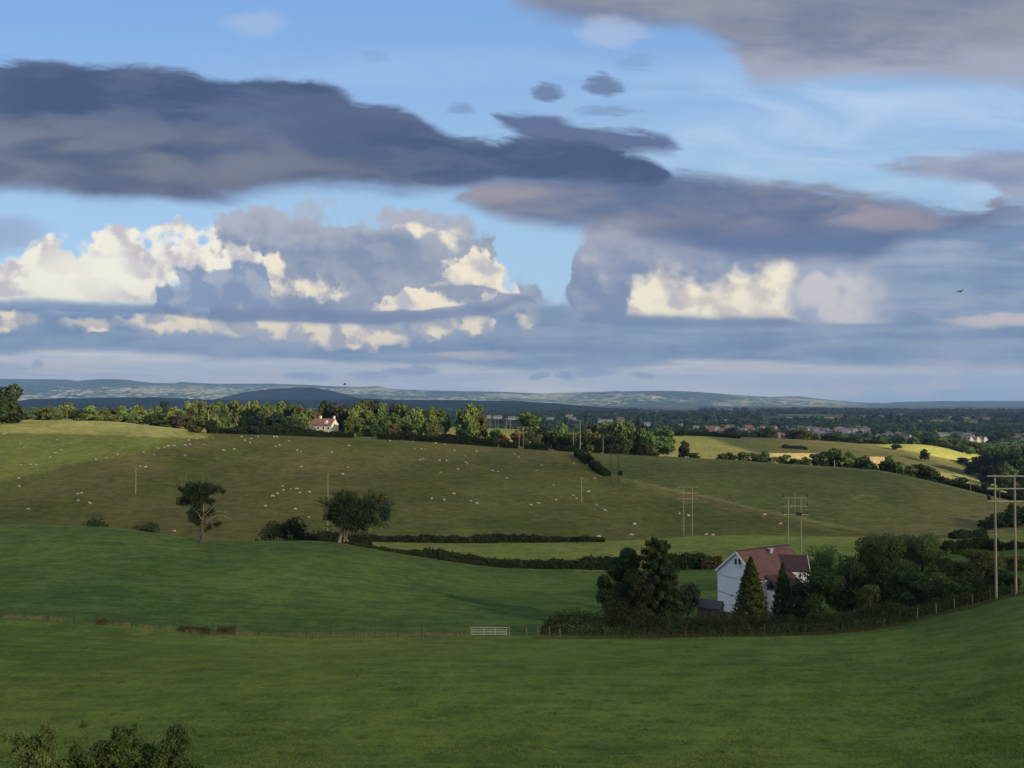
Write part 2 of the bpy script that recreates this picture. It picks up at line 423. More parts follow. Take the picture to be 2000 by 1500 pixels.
# profile of the land at several bearings: (distance, height on the photo)
COLS = {
    0:    [(38, 1500), (60, 1325), (90, 1205), (118, 1118), (155, 1027), (190, 1062), (225, 1024), (290, 908), (372, 820), (430, 821), (520, 820), (640, 818)],
    200:  [(38, 1500), (60, 1325), (89, 1219), (118, 1122), (155, 1031), (190, 1068), (222, 1032), (290, 915), (372, 823), (430, 826), (520, 823), (640, 819)],
    400:  [(38, 1500), (60, 1320), (88, 1236), (118, 1132), (152, 1057), (188, 1085), (216, 1052), (288, 930), (370, 845), (430, 838), (520, 829), (640, 822)],
    600:  [(38, 1500), (60, 1320), (88, 1243), (118, 1145), (160, 1058), (188, 1078), (212, 1052), (286, 938), (370, 853), (430, 845), (520, 833), (640, 826)],
    700:  [(38, 1500), (60, 1320), (88, 1243), (118, 1155), (160, 1068), (188, 1072), (212, 1054), (286, 942), (370, 857), (430, 846), (520, 836), (640, 829)],
    800:  [(38, 1500), (60, 1320), (88, 1243), (118, 1165), (165, 1086), (190, 1073), (212, 1056), (286, 945), (369, 862), (430, 847), (520, 839), (640, 832)],
    1000: [(38, 1500), (60, 1318), (88, 1243), (118, 1180), (170, 1110), (192, 1082), (214, 1058), (284, 950), (365, 876), (430, 862), (520, 848), (640, 838)],
    1200: [(38, 1500), (60, 1318), (87, 1245), (118, 1188), (170, 1115), (192, 1080), (214, 1056), (280, 960), (355, 888), (400, 890), (520, 872), (640, 850)],
    1400: [(38, 1500), (60, 1316), (86, 1244), (118, 1194), (165, 1110), (190, 1076), (214, 1046), (275, 966), (345, 898), (410, 903), (520, 884), (640, 853)],
    1500: [(38, 1500), (60, 1314), (86, 1242), (118, 1192), (165, 1102), (190, 1074), (214, 1046), (272, 972), (340, 905), (410, 908), (520, 884), (640, 856)],
    1600: [(38, 1500), (60, 1312), (86, 1238), (118, 1184), (165, 1096), (190, 1073), (214, 1048), (268, 978), (332, 911), (400, 920), (520, 888), (640, 861)],
    1700: [(38, 1500), (60, 1308), (86, 1230), (118, 1168), (165, 1090), (190, 1072), (214, 1049), (262, 986), (322, 918), (400, 930), (520, 900), (640, 868)],
    1800: [(38, 1498), (60, 1300), (86, 1214), (118, 1144), (165, 1084), (190, 1070), (214, 1050), (255, 996), (302, 938), (390, 946), (520, 918), (640, 869)],
    1900: [(38, 1490), (60, 1285), (86, 1190), (118, 1122), (165, 1076), (190, 1064), (216, 1046), (250, 1008), (285, 966), (390, 968), (520, 938), (640, 889)],
    2000: [(38, 1478), (60, 1265), (87, 1161), (118, 1102), (165, 1066), (190, 1056), (220, 1036), (250, 1012), (276, 988), (380, 990), (520, 955), (640, 905)],
    2200: [(38, 1460), (60, 1245), (87, 1140), (118, 1085), (165, 1050), (190, 1045), (220, 1030), (250, 1012), (276, 995), (380, 1000), (520, 960), (640, 915)],
}
TA = np.linspace(-1.5, 1.5, 601)
TLY = np.linspace(math.log(1.0), math.log(14000.0), 900)
TY = np.exp(TLY)
_xs = sorted(COLS)
_ca, _kn = [], []
for x in _xs:
    ys, zs = [1.0, 22.0], [55.6, 48.6]
    for Yk, yk in COLS[x]:
        a_, s_ = ray(x, yk)
        ys.append(float(Yk))
        zs.append(CAMZ + s_ * Yk)
    ys += [870.0, 1080.0, 14000.0]
    zs += [5.0, 0.0, 0.0]
    _ca.append(ray(x, 1000)[0])
    _kn.append((np.log(np.array(ys)), np.array(zs)))
_tab = np.array([pchip(k[0], k[1], TLY) for k in _kn])             # columns x distances
TZ = np.zeros((len(TA), len(TLY)))
_ca = np.array(_ca)
for j in range(len(TLY)):
    TZ[:, j] = pchip(_ca, _tab[:, j], np.clip(TA, _ca[0], _ca[-1]))
k_ = np.exp(-np.linspace(-1.5, 1.5, 13) ** 2)
k_ /= k_.sum()
pad = np.pad(TZ, ((6, 6), (0, 0)), mode='edge')
TZ = sum(k_[i] * pad[i:i + TZ.shape[0]] for i in range(13))


def hash_noise(x, y, seed=0):
    xi = np.floor(x).astype(np.int64)
    yi = np.floor(y).astype(np.int64)
    fx, fy = x - xi, y - yi
    fx = fx * fx * (3 - 2 * fx)
    fy = fy * fy * (3 - 2 * fy)

    def h(a, b):
        n = (a * 374761393 + b * 668265263 + seed * 974711) & 0x7fffffff
        n = ((n ^ (n >> 13)) * 1274126177) & 0x7fffffff
        return ((n ^ (n >> 16)) & 0xffff) / 65535.0
    return (h(xi, yi) * (1 - fx) + h(xi + 1, yi) * fx) * (1 - fy) + (h(xi, yi + 1) * (1 - fx) + h(xi + 1, yi + 1) * fx) * fy


def fbm(x, y, sc, oc=4, seed=0):
    r, a, t = 0, 1.0, 0
    for o in range(oc):
        r = r + a * hash_noise(x / sc * 2**o + 17.3 * o, y / sc * 2**o + 9.1 * o, seed + o)
        t += a
        a *= 0.5
    return r / t - 0.5


def H(X, Y):
    """height of the land"""
    X = np.asarray(X, float)
    Y = np.asarray(Y, float)
    Yc = np.maximum(Y, 1.0)
    a = np.clip(X / np.maximum(Y, 24.0), -1.499, 1.499)
    ia = (a + 1.5) / 3.0 * (len(TA) - 1)
    iy = (np.log(Yc) - TLY[0]) / (TLY[-1] - TLY[0]) * (len(TLY) - 1)
    iy = np.clip(iy, 0, len(TLY) - 1.001)
    i0 = ia.astype(int)
    j0 = iy.astype(int)
    fa, fy = ia - i0, iy - j0
    i1 = np.minimum(i0 + 1, len(TA) - 1)
    z = (TZ[i0, j0] * (1 - fa) + TZ[i1, j0] * fa) * (1 - fy) + (TZ[i0, j0 + 1] * (1 - fa) + TZ[i1, j0 + 1] * fa) * fy
    rough = np.clip(Y / 200, 0.15, 1.0) * np.clip((900 - Y) / 200, 0, 1)
    z = z + fbm(X, Y, 16.0, 3, 5) * 0.5 * rough
    far = np.clip((Y - 1000) / 800, 0, 1)
    z = z + far * fbm(X, Y, 1400.0, 3, 9) * 16.0
    return z


def Hs(x, y):
    return float(H(np.array([x]), np.array([y]))[0])


def at_y(x, Y):
    """point of the ground at photo column x and distance Y"""
    a, _ = ray(x, 1000)
    for _i in range(3):
        X = a * Y
        z = Hs(X, Y)
        px, py = project(X, Y, z)
        a += (x - px) / F
    return Vector((a * Y, Y, Hs(a * Y, Y)))


def hit(x, y, y0=30.0, y1=1500.0):
    """first point of the ground that the photo shows at (x, y), searched between two distances"""
    a, s = ray(x, y)
    Yv = np.exp(np.linspace(math.log(y0), math.log(y1), 1200))
    d = CAMZ + s * Yv - H(a * Yv, Yv)
    k = np.where(d <= 0)[0]
    if len(k) == 0:
        j = int(np.argmin(d))
        return Vector((a * Yv[j], Yv[j], Hs(a * Yv[j], Yv[j])))
    j = max(int(k[0]), 1)
    t = d[j - 1] / (d[j - 1] - d[j] + 1e-9)
    Y = Yv[j - 1] + t * (Yv[j] - Yv[j - 1])
    return Vector((a * Y, Y, Hs(a * Y, Y)))


# ------------------------------------------------------------------ object helpers
def tag(o, label=None, cat=None, group=None, kind=None):
    if label:
        o['label'] = label
    if cat:
        o['category'] = cat
    if group:
        o['group'] = group
    if kind:
        o['kind'] = kind
    return o


def mesh_from(name, V_, F_, mats, mi=None, smooth=False):
    me = bpy.data.meshes.new(name)
    V_ = np.asarray(V_, dtype=np.float32).reshape(-1, 3)
    if isinstance(F_, np.ndarray):
        n, k = F_.shape
        me.vertices.add(len(V_))
        me.vertices.foreach_set('co', V_.ravel())
        me.loops.add(n * k)
        me.loops.foreach_set('vertex_index', F_.astype(np.int32).ravel())
        me.polygons.add(n)
        me.polygons.foreach_set('loop_start', np.arange(0, n * k, k, dtype=np.int32))
        me.polygons.foreach_set('loop_total', np.full(n, k, dtype=np.int32))
    else:
        me.from_pydata([tuple(v) for v in V_.tolist()], [], F_)
    if mi is not None:
        me.polygons.foreach_set('material_index', np.asarray(mi, dtype=np.int32))
    if smooth:
        me.polygons.foreach_set('use_smooth', np.ones(len(me.polygons), dtype=bool))
    me.update(calc_edges=True)
    for m_ in (mats if isinstance(mats, (list, tuple)) else [mats]):
        me.materials.append(m_)
    return me


def link(name, me, parent=None, loc=None, rotz=None, scale=None):
    o = bpy.data.objects.new(name, me)
    C.objects.link(o)
    if parent is not None:
        o.parent = parent
    if loc is not None:
        o.location = loc
    if rotz is not None:
        o.rotation_euler = (0, 0, rotz)
    if scale is not None:
        o.scale = scale if isinstance(scale, (tuple, list)) else (scale,) * 3
    return o


class MB:
    """collects boxes, prisms and tubes into one mesh"""

    def __init__(s):
        s.v, s.f, s.mi = [], [], []

    def add(s, V_, F_, m_=0):
        b = len(s.v)
        s.v += [tuple(v) for v in V_]
        s.f += [tuple(i + b for i in f) for f in F_]
        s.mi += [m_] * len(F_)
        return s

    def box(s, c, d, m_=0, R=None):
        x, y, z = d[0] / 2, d[1] / 2, d[2] / 2
        P = [Vector(p) for p in ((-x, -y, -z), (x, -y, -z), (x, y, -z), (-x, y, -z), (-x, -y, z), (x, -y, z), (x, y, z), (-x, y, z))]
        if R is not None:
            P = [R @ p for p in P]
        P = [p + Vector(c) for p in P]
        return s.add(P, [(0, 3, 2, 1), (4, 5, 6, 7), (0, 1, 5, 4), (1, 2, 6, 5), (2, 3, 7, 6), (3, 0, 4, 7)], m_)

    def hull(s, P, F_, m_=0):
        return s.add(P, F_, m_)

    def tube(s, path, rad, n=6, m_=0, cap=True):
        path = [Vector(p) for p in path]
        V_, F_ = [], []
        up0 = Vector((0.31, 0.17, 0.93)).normalized()
        for i, p in enumerate(path):
            t = (path[min(i + 1, len(path) - 1)] - path[max(i - 1, 0)]).normalized()
            ref = up0 if abs(t.dot(up0)) < 0.9 else Vector((1, 0, 0))
            a = t.cross(ref).normalized()
            b = t.cross(a)
            for k in range(n):
                th = 2 * math.pi * k / n
                V_.append(p + (a * math.cos(th) + b * math.sin(th)) * rad[i])
        for i in range(len(path) - 1):
            for k in range(n):
                F_.append((i * n + k, i * n + (k + 1) % n, (i + 1) * n + (k + 1) % n, (i + 1) * n + k))
        if cap:
            F_.append(tuple(range(n))[::-1])
            F_.append(tuple((len(path) - 1) * n + k for k in range(n)))
        return s.add(V_, F_, m_)

    def mesh(s, name, mats, smooth=False):
        return mesh_from(name, s.v, s.f, mats, s.mi, smooth)

    def build(s, name, mats, parent=None, loc=None, smooth=False):
        return link(name, s.mesh(name, mats, smooth), parent, loc)


# ------------------------------------------------------------------ materials
def new_mat(name):
    m_ = bpy.data.materials.new(name)
    m_.use_nodes = True
    m_.node_tree.nodes.clear()
    return m_, NG(m_.node_tree)


def principled(g_, color, rough=0.8, bump=None, bstr=0.3, bdist=0.05, spec=0.25, metallic=0.0):
    p = g_.new('ShaderNodeBsdfPrincipled')
    g_.put(p.inputs['Base Color'], color)
    g_.put(p.inputs['Roughness'], rough)
    p.inputs['Specular IOR Level'].default_value = spec
    p.inputs['Metallic'].default_value = metallic
    if bump is not None:
        b = g_.new('ShaderNodeBump')
        b.inputs['Strength'].default_value = bstr
        b.inputs['Distance'].default_value = bdist
        g_.put(b.inputs['Height'], bump)
        g_.l.new(b.outputs[0], p.inputs['Normal'])
    o = g_.new('ShaderNodeOutputMaterial')
    g_.l.new(p.outputs[0], o.inputs['Surface'])
    return p


def plain(name, c, c2=None, scale=6.0, rough=0.8, bstr=0.2, spec=0.25, metallic=0.0, stretch=(1, 1, 1)):
    m_, g_ = new_mat(name)
    t = g_.new('ShaderNodeTexCoord')
    mp = g_.new('ShaderNodeMapping')
    g_.l.new(t.outputs['Object'], mp.inputs[0])
    mp.inputs['Scale'].default_value = stretch
    n = g_.noise(mp.outputs[0], scale, 6, 0.6)
    c2 = c2 or tuple(v * 0.7 for v in c)
    principled(g_, g_.mix(g_.mr(n, 0.3, 0.7), c, c2), rough, n, bstr, 0.02, spec, metallic)
    return m_


def foliage(name, c_dark, c_light, scale=1.2, trans=0.3, var=0.18):
    m_, g_ = new_mat(name)
    t = g_.new('ShaderNodeTexCoord')
    n = g_.noise(t.outputs['Object'], scale, 4, 0.6)
    n2 = g_.noise(t.outputs['Object'], scale * 7, 2, 0.6)
    oi = g_.new('ShaderNodeObjectInfo')
    c = g_.mix(g_.mr(g_.m('ADD', g_.m('MULTIPLY', n, 0.6), g_.m('MULTIPLY', n2, 0.4)), 0.36, 0.64), c_dark, c_light)
    hs = g_.new('ShaderNodeHueSaturation')
    g_.put(hs.inputs['Hue'], g_.m('MULTIPLY_ADD', oi.outputs['Random'], 0.04, 0.48))
    g_.put(hs.inputs['Value'], g_.m('MULTIPLY_ADD', oi.outputs['Random'], var * 2, 1.0 - var))
    g_.put(hs.inputs['Color'], c)
    d = g_.new('ShaderNodeBsdfDiffuse')
    tr = g_.new('ShaderNodeBsdfTranslucent')
    g_.l.new(hs.outputs[0], d.inputs[0])
    g_.l.new(hs.outputs[0], tr.inputs[0])
    ms = g_.new('ShaderNodeMixShader')
    ms.inputs[0].default_value = trans
    g_.l.new(d.outputs[0], ms.inputs[1])
    g_.l.new(tr.outputs[0], ms.inputs[2])
    o = g_.new('ShaderNodeOutputMaterial')
    g_.l.new(ms.outputs[0], o.inputs['Surface'])
    return m_


M = {
    'leaf_dark': foliage('leaf_dark', (0.020, 0.034, 0.013), (0.060, 0.088, 0.032)),
    'leaf_mid': foliage('leaf_mid', (0.055, 0.085, 0.026), (0.125, 0.170, 0.058)),
    'leaf_light': foliage('leaf_light', (0.085, 0.120, 0.030), (0.180, 0.225, 0.068)),
    'leaf_blue': foliage('leaf_blue', (0.022, 0.040, 0.026), (0.060, 0.090, 0.050)),
    'leaf_gold': foliage('leaf_gold', (0.026, 0.045, 0.012), (0.095, 0.108, 0.024), 2.5),
    'leaf_maroon': foliage('leaf_maroon', (0.040, 0.040, 0.022), (0.085, 0.080, 0.042)),
    'leaf_olive': foliage('leaf_olive', (0.060, 0.072, 0.020), (0.16, 0.17, 0.055)),
    'leaf_near': foliage('leaf_near', (0.080, 0.118, 0.032), (0.20, 0.27, 0.09), 3.0),
    'leaf_bush': foliage('leaf_bush', (0.040, 0.070, 0.020), (0.13, 0.185, 0.058), 3.0),
    'leaf_hedge': foliage('leaf_hedge', (0.018, 0.027, 0.012), (0.052, 0.068, 0.028)),
    'leaf_orange': foliage('leaf_orange', (0.13, 0.075, 0.025), (0.24, 0.17, 0.06)),
    'leaf_plain': foliage('leaf_plain', (0.024, 0.044, 0.024), (0.075, 0.108, 0.054), 0.02),
    'weeds': foliage('weeds', (0.055, 0.050, 0.024), (0.12, 0.105, 0.050), 3.0),
    'bramble': foliage('bramble', (0.050, 0.036, 0.018), (0.125, 0.088, 0.044), 3.0),
    'bark': plain('bark', (0.13, 0.095, 0.07), (0.06, 0.045, 0.035), 5, 0.9, 0.6, stretch=(1, 1, 0.2)),
    'bark_pale': plain('bark_pale', (0.26, 0.215, 0.16), (0.12, 0.09, 0.07), 5, 0.9, 0.5, stretch=(1, 1, 0.2)),
    'deadwood': plain('deadwood', (0.23, 0.20, 0.15), (0.15, 0.125, 0.095), 5, 0.9, 0.3, stretch=(1, 1, 0.2)),
    'bark_mid': plain('bark_mid', (0.12, 0.092, 0.070), (0.06, 0.045, 0.035), 5, 0.9, 0.5, stretch=(1, 1, 0.2)),
    'birch': plain('birch', (0.5, 0.48, 0.44), (0.25, 0.22, 0.2), 3, 0.8, 0.2),
    'pole': plain('pole', (0.32, 0.28, 0.19), (0.22, 0.19, 0.13), 6, 0.85, 0.4, stretch=(1, 1, 0.1)),
    'pole_dark': plain('pole_dark', (0.05, 0.045, 0.035), (0.03, 0.026, 0.02), 6, 0.85, 0.4, stretch=(1, 1, 0.1)),
    'insulator': plain('insulator', (0.02, 0.015, 0.012), None, 9, 0.35, 0.1, 0.5),
    'steel': plain('steel', (0.42, 0.41, 0.33), (0.34, 0.33, 0.27), 8, 0.6, 0.1, 0.3),
    'post': plain('post', (0.075, 0.062, 0.045), (0.04, 0.033, 0.025), 9, 0.9, 0.5, stretch=(1, 1, 0.2)),
    'post_pale': plain('post_pale', (0.17, 0.14, 0.10), (0.10, 0.08, 0.055), 9, 0.9, 0.5, stretch=(1, 1, 0.2)),
    'wire': plain('wire', (0.06, 0.058, 0.052), None, 9, 0.6, 0.0, 0.3, 0.2),
    'white': plain('white', (0.86, 0.86, 0.85), (0.80, 0.80, 0.80), 0.8, 0.8, 0.1),
    'render_wall': plain('render_wall', (0.34, 0.34, 0.33), (0.26, 0.26, 0.26), 0.8, 0.8, 0.1),
    'cream': plain('cream', (0.66, 0.60, 0.48), (0.58, 0.52, 0.42), 1.5, 0.7, 0.05),
    'band': plain('band', (0.5, 0.5, 0.5), None, 2.0, 0.8, 0.05),
    'grey': plain('grey', (0.34, 0.35, 0.37), None, 2.0, 0.8, 0.05),
    'glass': plain('glass', (0.015, 0.018, 0.022), (0.03, 0.035, 0.04), 1.2, 0.12, 0.0, 0.6),
    'shed_wood': plain('shed_wood', (0.17, 0.135, 0.10), (0.10, 0.08, 0.06), 4, 0.9, 0.4, stretch=(1, 1, 0.15)),
    'slate': plain('slate', (0.075, 0.08, 0.088), (0.05, 0.052, 0.058), 3, 0.6, 0.3),
    'plastic_dark': plain('plastic_dark', (0.012, 0.014, 0.018), None, 5, 0.4, 0.05),
    'plastic_blue': plain('plastic_blue', (0.14, 0.17, 0.28), None, 5, 0.6, 0.1),
    'brick_red': plain('brick_red', (0.26, 0.13, 0.09), (0.20, 0.10, 0.075), 2, 0.9, 0.2),
    'brick_tan': plain('brick_tan', (0.36, 0.28, 0.18), (0.28, 0.21, 0.14), 2, 0.9, 0.2),
    'roof_far': plain('roof_far', (0.11, 0.085, 0.08), (0.075, 0.065, 0.065), 0.6, 0.8, 0.2),
    'roof_red': plain('roof_red', (0.22, 0.11, 0.085), (0.16, 0.085, 0.07), 0.6, 0.8, 0.2),
    'roof_pale': plain('roof_pale', (0.16, 0.165, 0.175), (0.11, 0.115, 0.12), 0.3, 0.6, 0.1),
    'wool': plain('wool', (0.50, 0.44, 0.33), (0.36, 0.31, 0.22), 6, 1.0, 0.6),
    'sheep_face': plain('sheep_face', (0.42, 0.37, 0.30), None, 6, 0.9, 0.1),
    'bird': plain('bird', (0.02, 0.02, 0.022), None, 6, 0.7, 0.1),
    'dry_grass': foliage('dry_grass', (0.16, 0.14, 0.06), (0.30, 0.27, 0.13), 4.0, 0.2),
    'lichen': plain('lichen', (0.36, 0.20, 0.13), (0.22, 0.12, 0.08), 3, 0.9, 0.3),
}


def tile_mat(name, ca, cb, course=0.34):
    """clay tiles: courses and joints as relief, mottled weathering as colour"""
    m_, g_ = new_mat(name)
    t = g_.new('ShaderNodeTexCoord')
    x, y, z = g_.sep(t.outputs['Object'])
    n = g_.noise(t.outputs['Object'], 1.3, 5, 0.65)
    n2 = g_.noise(t.outputs['Object'], 9.0, 3, 0.6)
    saw = g_.m('FRACT', g_.m('MULTIPLY', z, 1.0 / 0.20))
    c = g_.mix(g_.mr(g_.m('ADD', g_.m('MULTIPLY', n, 0.6), g_.m('MULTIPLY', n2, 0.4)), 0.35, 0.65), ca, cb)
    c = g_.mix(g_.m('MULTIPLY', g_.mr(saw, 0.15, 0.0), 0.25), c, tuple(v * 0.5 for v in cb))
    principled(g_, c, 0.85, g_.m('ADD', saw, g_.m('MULTIPLY', n2, 0.8)), 0.6, 0.03, 0.2)
    return m_


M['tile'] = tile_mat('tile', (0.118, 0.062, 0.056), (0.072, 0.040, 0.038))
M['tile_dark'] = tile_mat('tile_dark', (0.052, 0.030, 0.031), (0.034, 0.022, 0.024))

# ------------------------------------------------------------------ the land
nA, nY = 900, 760
av = np.linspace(-1.25, 1.25, nA)
aw = np.sign(av) * np.abs(av) ** 1.0
in_ = np.linspace(0, 1, nY)
# more rows where the land is seen at a low angle
Yrows = np.concatenate([np.linspace(-70, 2, 14)[:-1], np.exp(np.linspace(math.log(2), math.log(30), 40))[:-1], np.exp(np.linspace(math.log(30), math.log(700), 560))[:-1], np.exp(np.linspace(math.log(700), math.log(14000), 170))])
nY = len(Yrows)
AA, YY = np.meshgrid(aw, Yrows, indexing='ij')
XX = AA * np.maximum(YY, 24.0) * np.where(YY < 24, 1 + (24 - YY) * 0.02, 1)
ZZ = H(XX, YY)
ZZ = np.where(YY < 1, ZZ + np.minimum(0, (YY - 1)) * 0.01, ZZ)
PX, PY = project(XX, np.maximum(YY, 5.0), ZZ)


def line(pts):
    p = np.array(pts, float)
    return lambda x: np.interp(x, p[:, 0], p[:, 1])


def sm(v, a, b):
    t = np.clip((v - a) / (b - a + 1e-9), 0, 1)
    return t * t * (3 - 2 * t)


def rowY(i):
    """distance of profile row i by photo column"""
    p = [(x, COLS[x][i][0]) for x in _xs]
    return line([(-800, p[0][1])] + p + [(3000, p[-1][1])])(PX)


def L3(c):
    return np.array(c)[None, None, :]


def lerp(a, b, t):
    return a * (1 - t[..., None]) + b * t[..., None]


n1 = fbm(XX, YY * 1.0, 30, 4, 21)
n2 = fbm(XX, YY, 7, 4, 33)
n3 = fbm(XX, YY, 90, 3, 44)
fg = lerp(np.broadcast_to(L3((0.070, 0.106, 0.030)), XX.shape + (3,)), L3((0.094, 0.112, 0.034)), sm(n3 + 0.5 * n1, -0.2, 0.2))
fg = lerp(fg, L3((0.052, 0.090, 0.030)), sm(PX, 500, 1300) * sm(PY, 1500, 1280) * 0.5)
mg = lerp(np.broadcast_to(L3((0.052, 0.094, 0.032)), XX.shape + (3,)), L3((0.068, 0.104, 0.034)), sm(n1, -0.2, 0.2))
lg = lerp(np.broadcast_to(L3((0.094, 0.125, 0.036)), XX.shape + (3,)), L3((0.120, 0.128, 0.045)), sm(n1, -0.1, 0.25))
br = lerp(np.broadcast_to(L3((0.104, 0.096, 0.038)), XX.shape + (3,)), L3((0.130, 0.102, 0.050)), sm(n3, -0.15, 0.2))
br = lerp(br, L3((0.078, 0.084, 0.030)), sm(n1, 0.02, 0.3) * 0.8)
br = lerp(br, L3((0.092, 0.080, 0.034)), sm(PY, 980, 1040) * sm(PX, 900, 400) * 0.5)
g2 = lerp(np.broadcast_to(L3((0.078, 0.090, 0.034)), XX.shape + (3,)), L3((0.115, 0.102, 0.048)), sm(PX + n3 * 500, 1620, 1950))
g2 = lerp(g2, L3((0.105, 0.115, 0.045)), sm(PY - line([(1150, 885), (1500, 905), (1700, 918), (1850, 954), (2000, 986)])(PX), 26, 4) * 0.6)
go = np.broadcast_to(L3((0.182, 0.182, 0.075)), XX.shape + (3,))
col_ = fg
wob = n2 * 2.0
YB, YD, YF, YH, YJ, YK = rowY(2), rowY(4), rowY(6), rowY(8), rowY(10), rowY(11)
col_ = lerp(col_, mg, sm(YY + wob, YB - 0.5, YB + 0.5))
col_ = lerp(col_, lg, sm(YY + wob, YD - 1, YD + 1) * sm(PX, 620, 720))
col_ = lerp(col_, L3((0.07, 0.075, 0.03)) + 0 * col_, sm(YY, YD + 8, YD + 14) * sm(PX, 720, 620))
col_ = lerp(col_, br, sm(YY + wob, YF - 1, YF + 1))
path_y = line([(1100, 800), (1150, 885), (1165, 900), (1200, 930), (1300, 955), (1400, 975), (1500, 1000), (1650, 1030), (1730, 1047)])(PX)
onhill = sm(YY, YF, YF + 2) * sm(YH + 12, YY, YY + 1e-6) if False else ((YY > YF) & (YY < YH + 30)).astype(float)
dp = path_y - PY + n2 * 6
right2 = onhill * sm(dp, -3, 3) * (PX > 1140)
col_ = lerp(col_, g2, right2)
pathm = onhill * np.exp(-(dp / 3.5) ** 2) * sm(PX, 1160, 1260) * sm(PX, 1750, 1640)
col_ = lerp(col_, L3((0.19, 0.165, 0.075)) + 0 * col_, pathm * 0.75)
path2 = line([(1180, 918), (1300, 965), (1450, 996), (1600, 1030), (1700, 1046)])(PX)
pm2 = onhill * np.exp(-((path2 - PY + n2 * 5) / 3.5) ** 2) * sm(PX, 1180, 1240) * sm(PX, 1700, 1560)
col_ = lerp(col_, L3((0.16, 0.135, 0.062)) + 0 * col_, pm2 * 0.55)
col_ = lerp(col_, L3((0.14, 0.095, 0.055)) + 0 * col_, onhill * sm(np.abs(PX - 1430) , 170, 60) * sm(np.abs(dp + 9), 11, 4) * 0.6)
ring = np.hypot((PX - 1692) / 20, (PY - 973) / 5.5)
col_ = lerp(col_, L3((0.15, 0.14, 0.065)) + 0 * col_, onhill * np.exp(-((ring - 1) / 0.35) ** 2) * 0.6)
# golden field at the top left and the sheep track
gl = line([(-800, 852), (0, 846), (150, 847), (280, 853), (400, 856), (440, 845)])(PX)
goldm = onhill * sm(gl + n2 * 4 - PY, -1.5, 1.5) * sm(PX, 430, 385)
tr = line([(-300, 985), (0, 940), (100, 918), (180, 898), (250, 889), (330, 872), (400, 850), (430, 840)])(PX)
lf = onhill * sm(tr + n2 * 5 - PY, -2, 2) * (PX < 430)
col_ = lerp(col_, lerp(np.broadcast_to(L3((0.185, 0.165, 0.058)), XX.shape + (3,)), L3((0.15, 0.150, 0.055)), sm(n3, -0.2, 0.2)), lf)
col_ = lerp(col_, L3((0.155, 0.140, 0.065)) + 0 * col_, onhill * np.exp(-((tr + n2 * 4 - PY) / 3.0) ** 2) * (PX < 430) * 0.6)
col_ = lerp(col_, lerp(go + 0 * col_, L3((0.13, 0.125, 0.045)), sm(n1, 0, 0.25)), goldm)
# beyond the crest
bey = (YY >= YH + 12).astype(float)
b1 = lerp(np.broadcast_to(L3((0.175, 0.18, 0.06)), XX.shape + (3,)), L3((0.185, 0.165, 0.075)), sm(n3, -0.1, 0.2))
col_ = lerp(col_, b1, bey)
st = bey * (PX > 425) * (PX < 500) * (YY > 440)
col_ = lerp(col_, L3((0.36, 0.26, 0.12)) + 0 * col_, st)
col_ = lerp(col_, L3((0.42, 0.34, 0.2)) + 0 * col_, bey * sm(PX, 1250, 1262) * sm(PX, 1350, 1340) * (YY < YH + 22) * (YY > YH + 10) * 0.7)
# third hill on the right
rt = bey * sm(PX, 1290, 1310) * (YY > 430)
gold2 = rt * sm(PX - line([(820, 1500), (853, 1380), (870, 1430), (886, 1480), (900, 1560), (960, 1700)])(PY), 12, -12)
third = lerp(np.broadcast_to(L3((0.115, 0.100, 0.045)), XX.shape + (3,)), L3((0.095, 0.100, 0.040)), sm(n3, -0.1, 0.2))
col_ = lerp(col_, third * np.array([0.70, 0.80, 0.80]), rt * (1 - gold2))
ye = line([(1400, 840), (1560, 858), (1650, 866), (1720, 872), (1800, 886), (1860, 898), (1925, 903), (2100, 915)])(PX)
yell = rt * sm(ye - PY + n2 * 2, -1.5, 1.5) * sm(PX, 1660, 1740)
col_ = lerp(col_, L3((0.29, 0.285, 0.095)) + 0 * col_, yell)
col_ = lerp(col_, L3((0.15, 0.125, 0.055)) + 0 * col_, rt * sm(ye - PY + n2 * 3, -16, 0) * sm(PX, 1480, 1620) * (1 - yell) * 0.8)
straw = rt * (PX > 1505) * (PX < 1590) * (PY > 885) * (PY < 897)
col_ = lerp(col_, L3((0.42, 0.33, 0.17)) + 0 * col_, straw)
st2 = rt * (PX > 1695) * (PX < 1730) * (PY > 892) * (PY < 914)
col_ = lerp(col_, L3((0.36, 0.27, 0.15)) + 0 * col_, st2)
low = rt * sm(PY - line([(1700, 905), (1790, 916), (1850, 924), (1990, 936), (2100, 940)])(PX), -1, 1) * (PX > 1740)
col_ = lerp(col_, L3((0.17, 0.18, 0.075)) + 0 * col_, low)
# the plain: patchwork
pl = sm(YY, 880, 1000)
cell = hash_noise(np.floor((XX + 0.3 * YY) / 160 + fbm(XX, YY, 300, 2, 3)), np.floor((YY - 0.3 * XX) / 260), 77)
pc = lerp(np.broadcast_to(L3((0.030, 0.045, 0.022)), XX.shape + (3,)), L3((0.10, 0.105, 0.05)), (cell > 0.62).astype(float))
pc = lerp(pc, L3((0.20, 0.17, 0.10)) + 0 * pc, (cell > 0.86).astype(float))
col_ = lerp(col_, pc, pl)

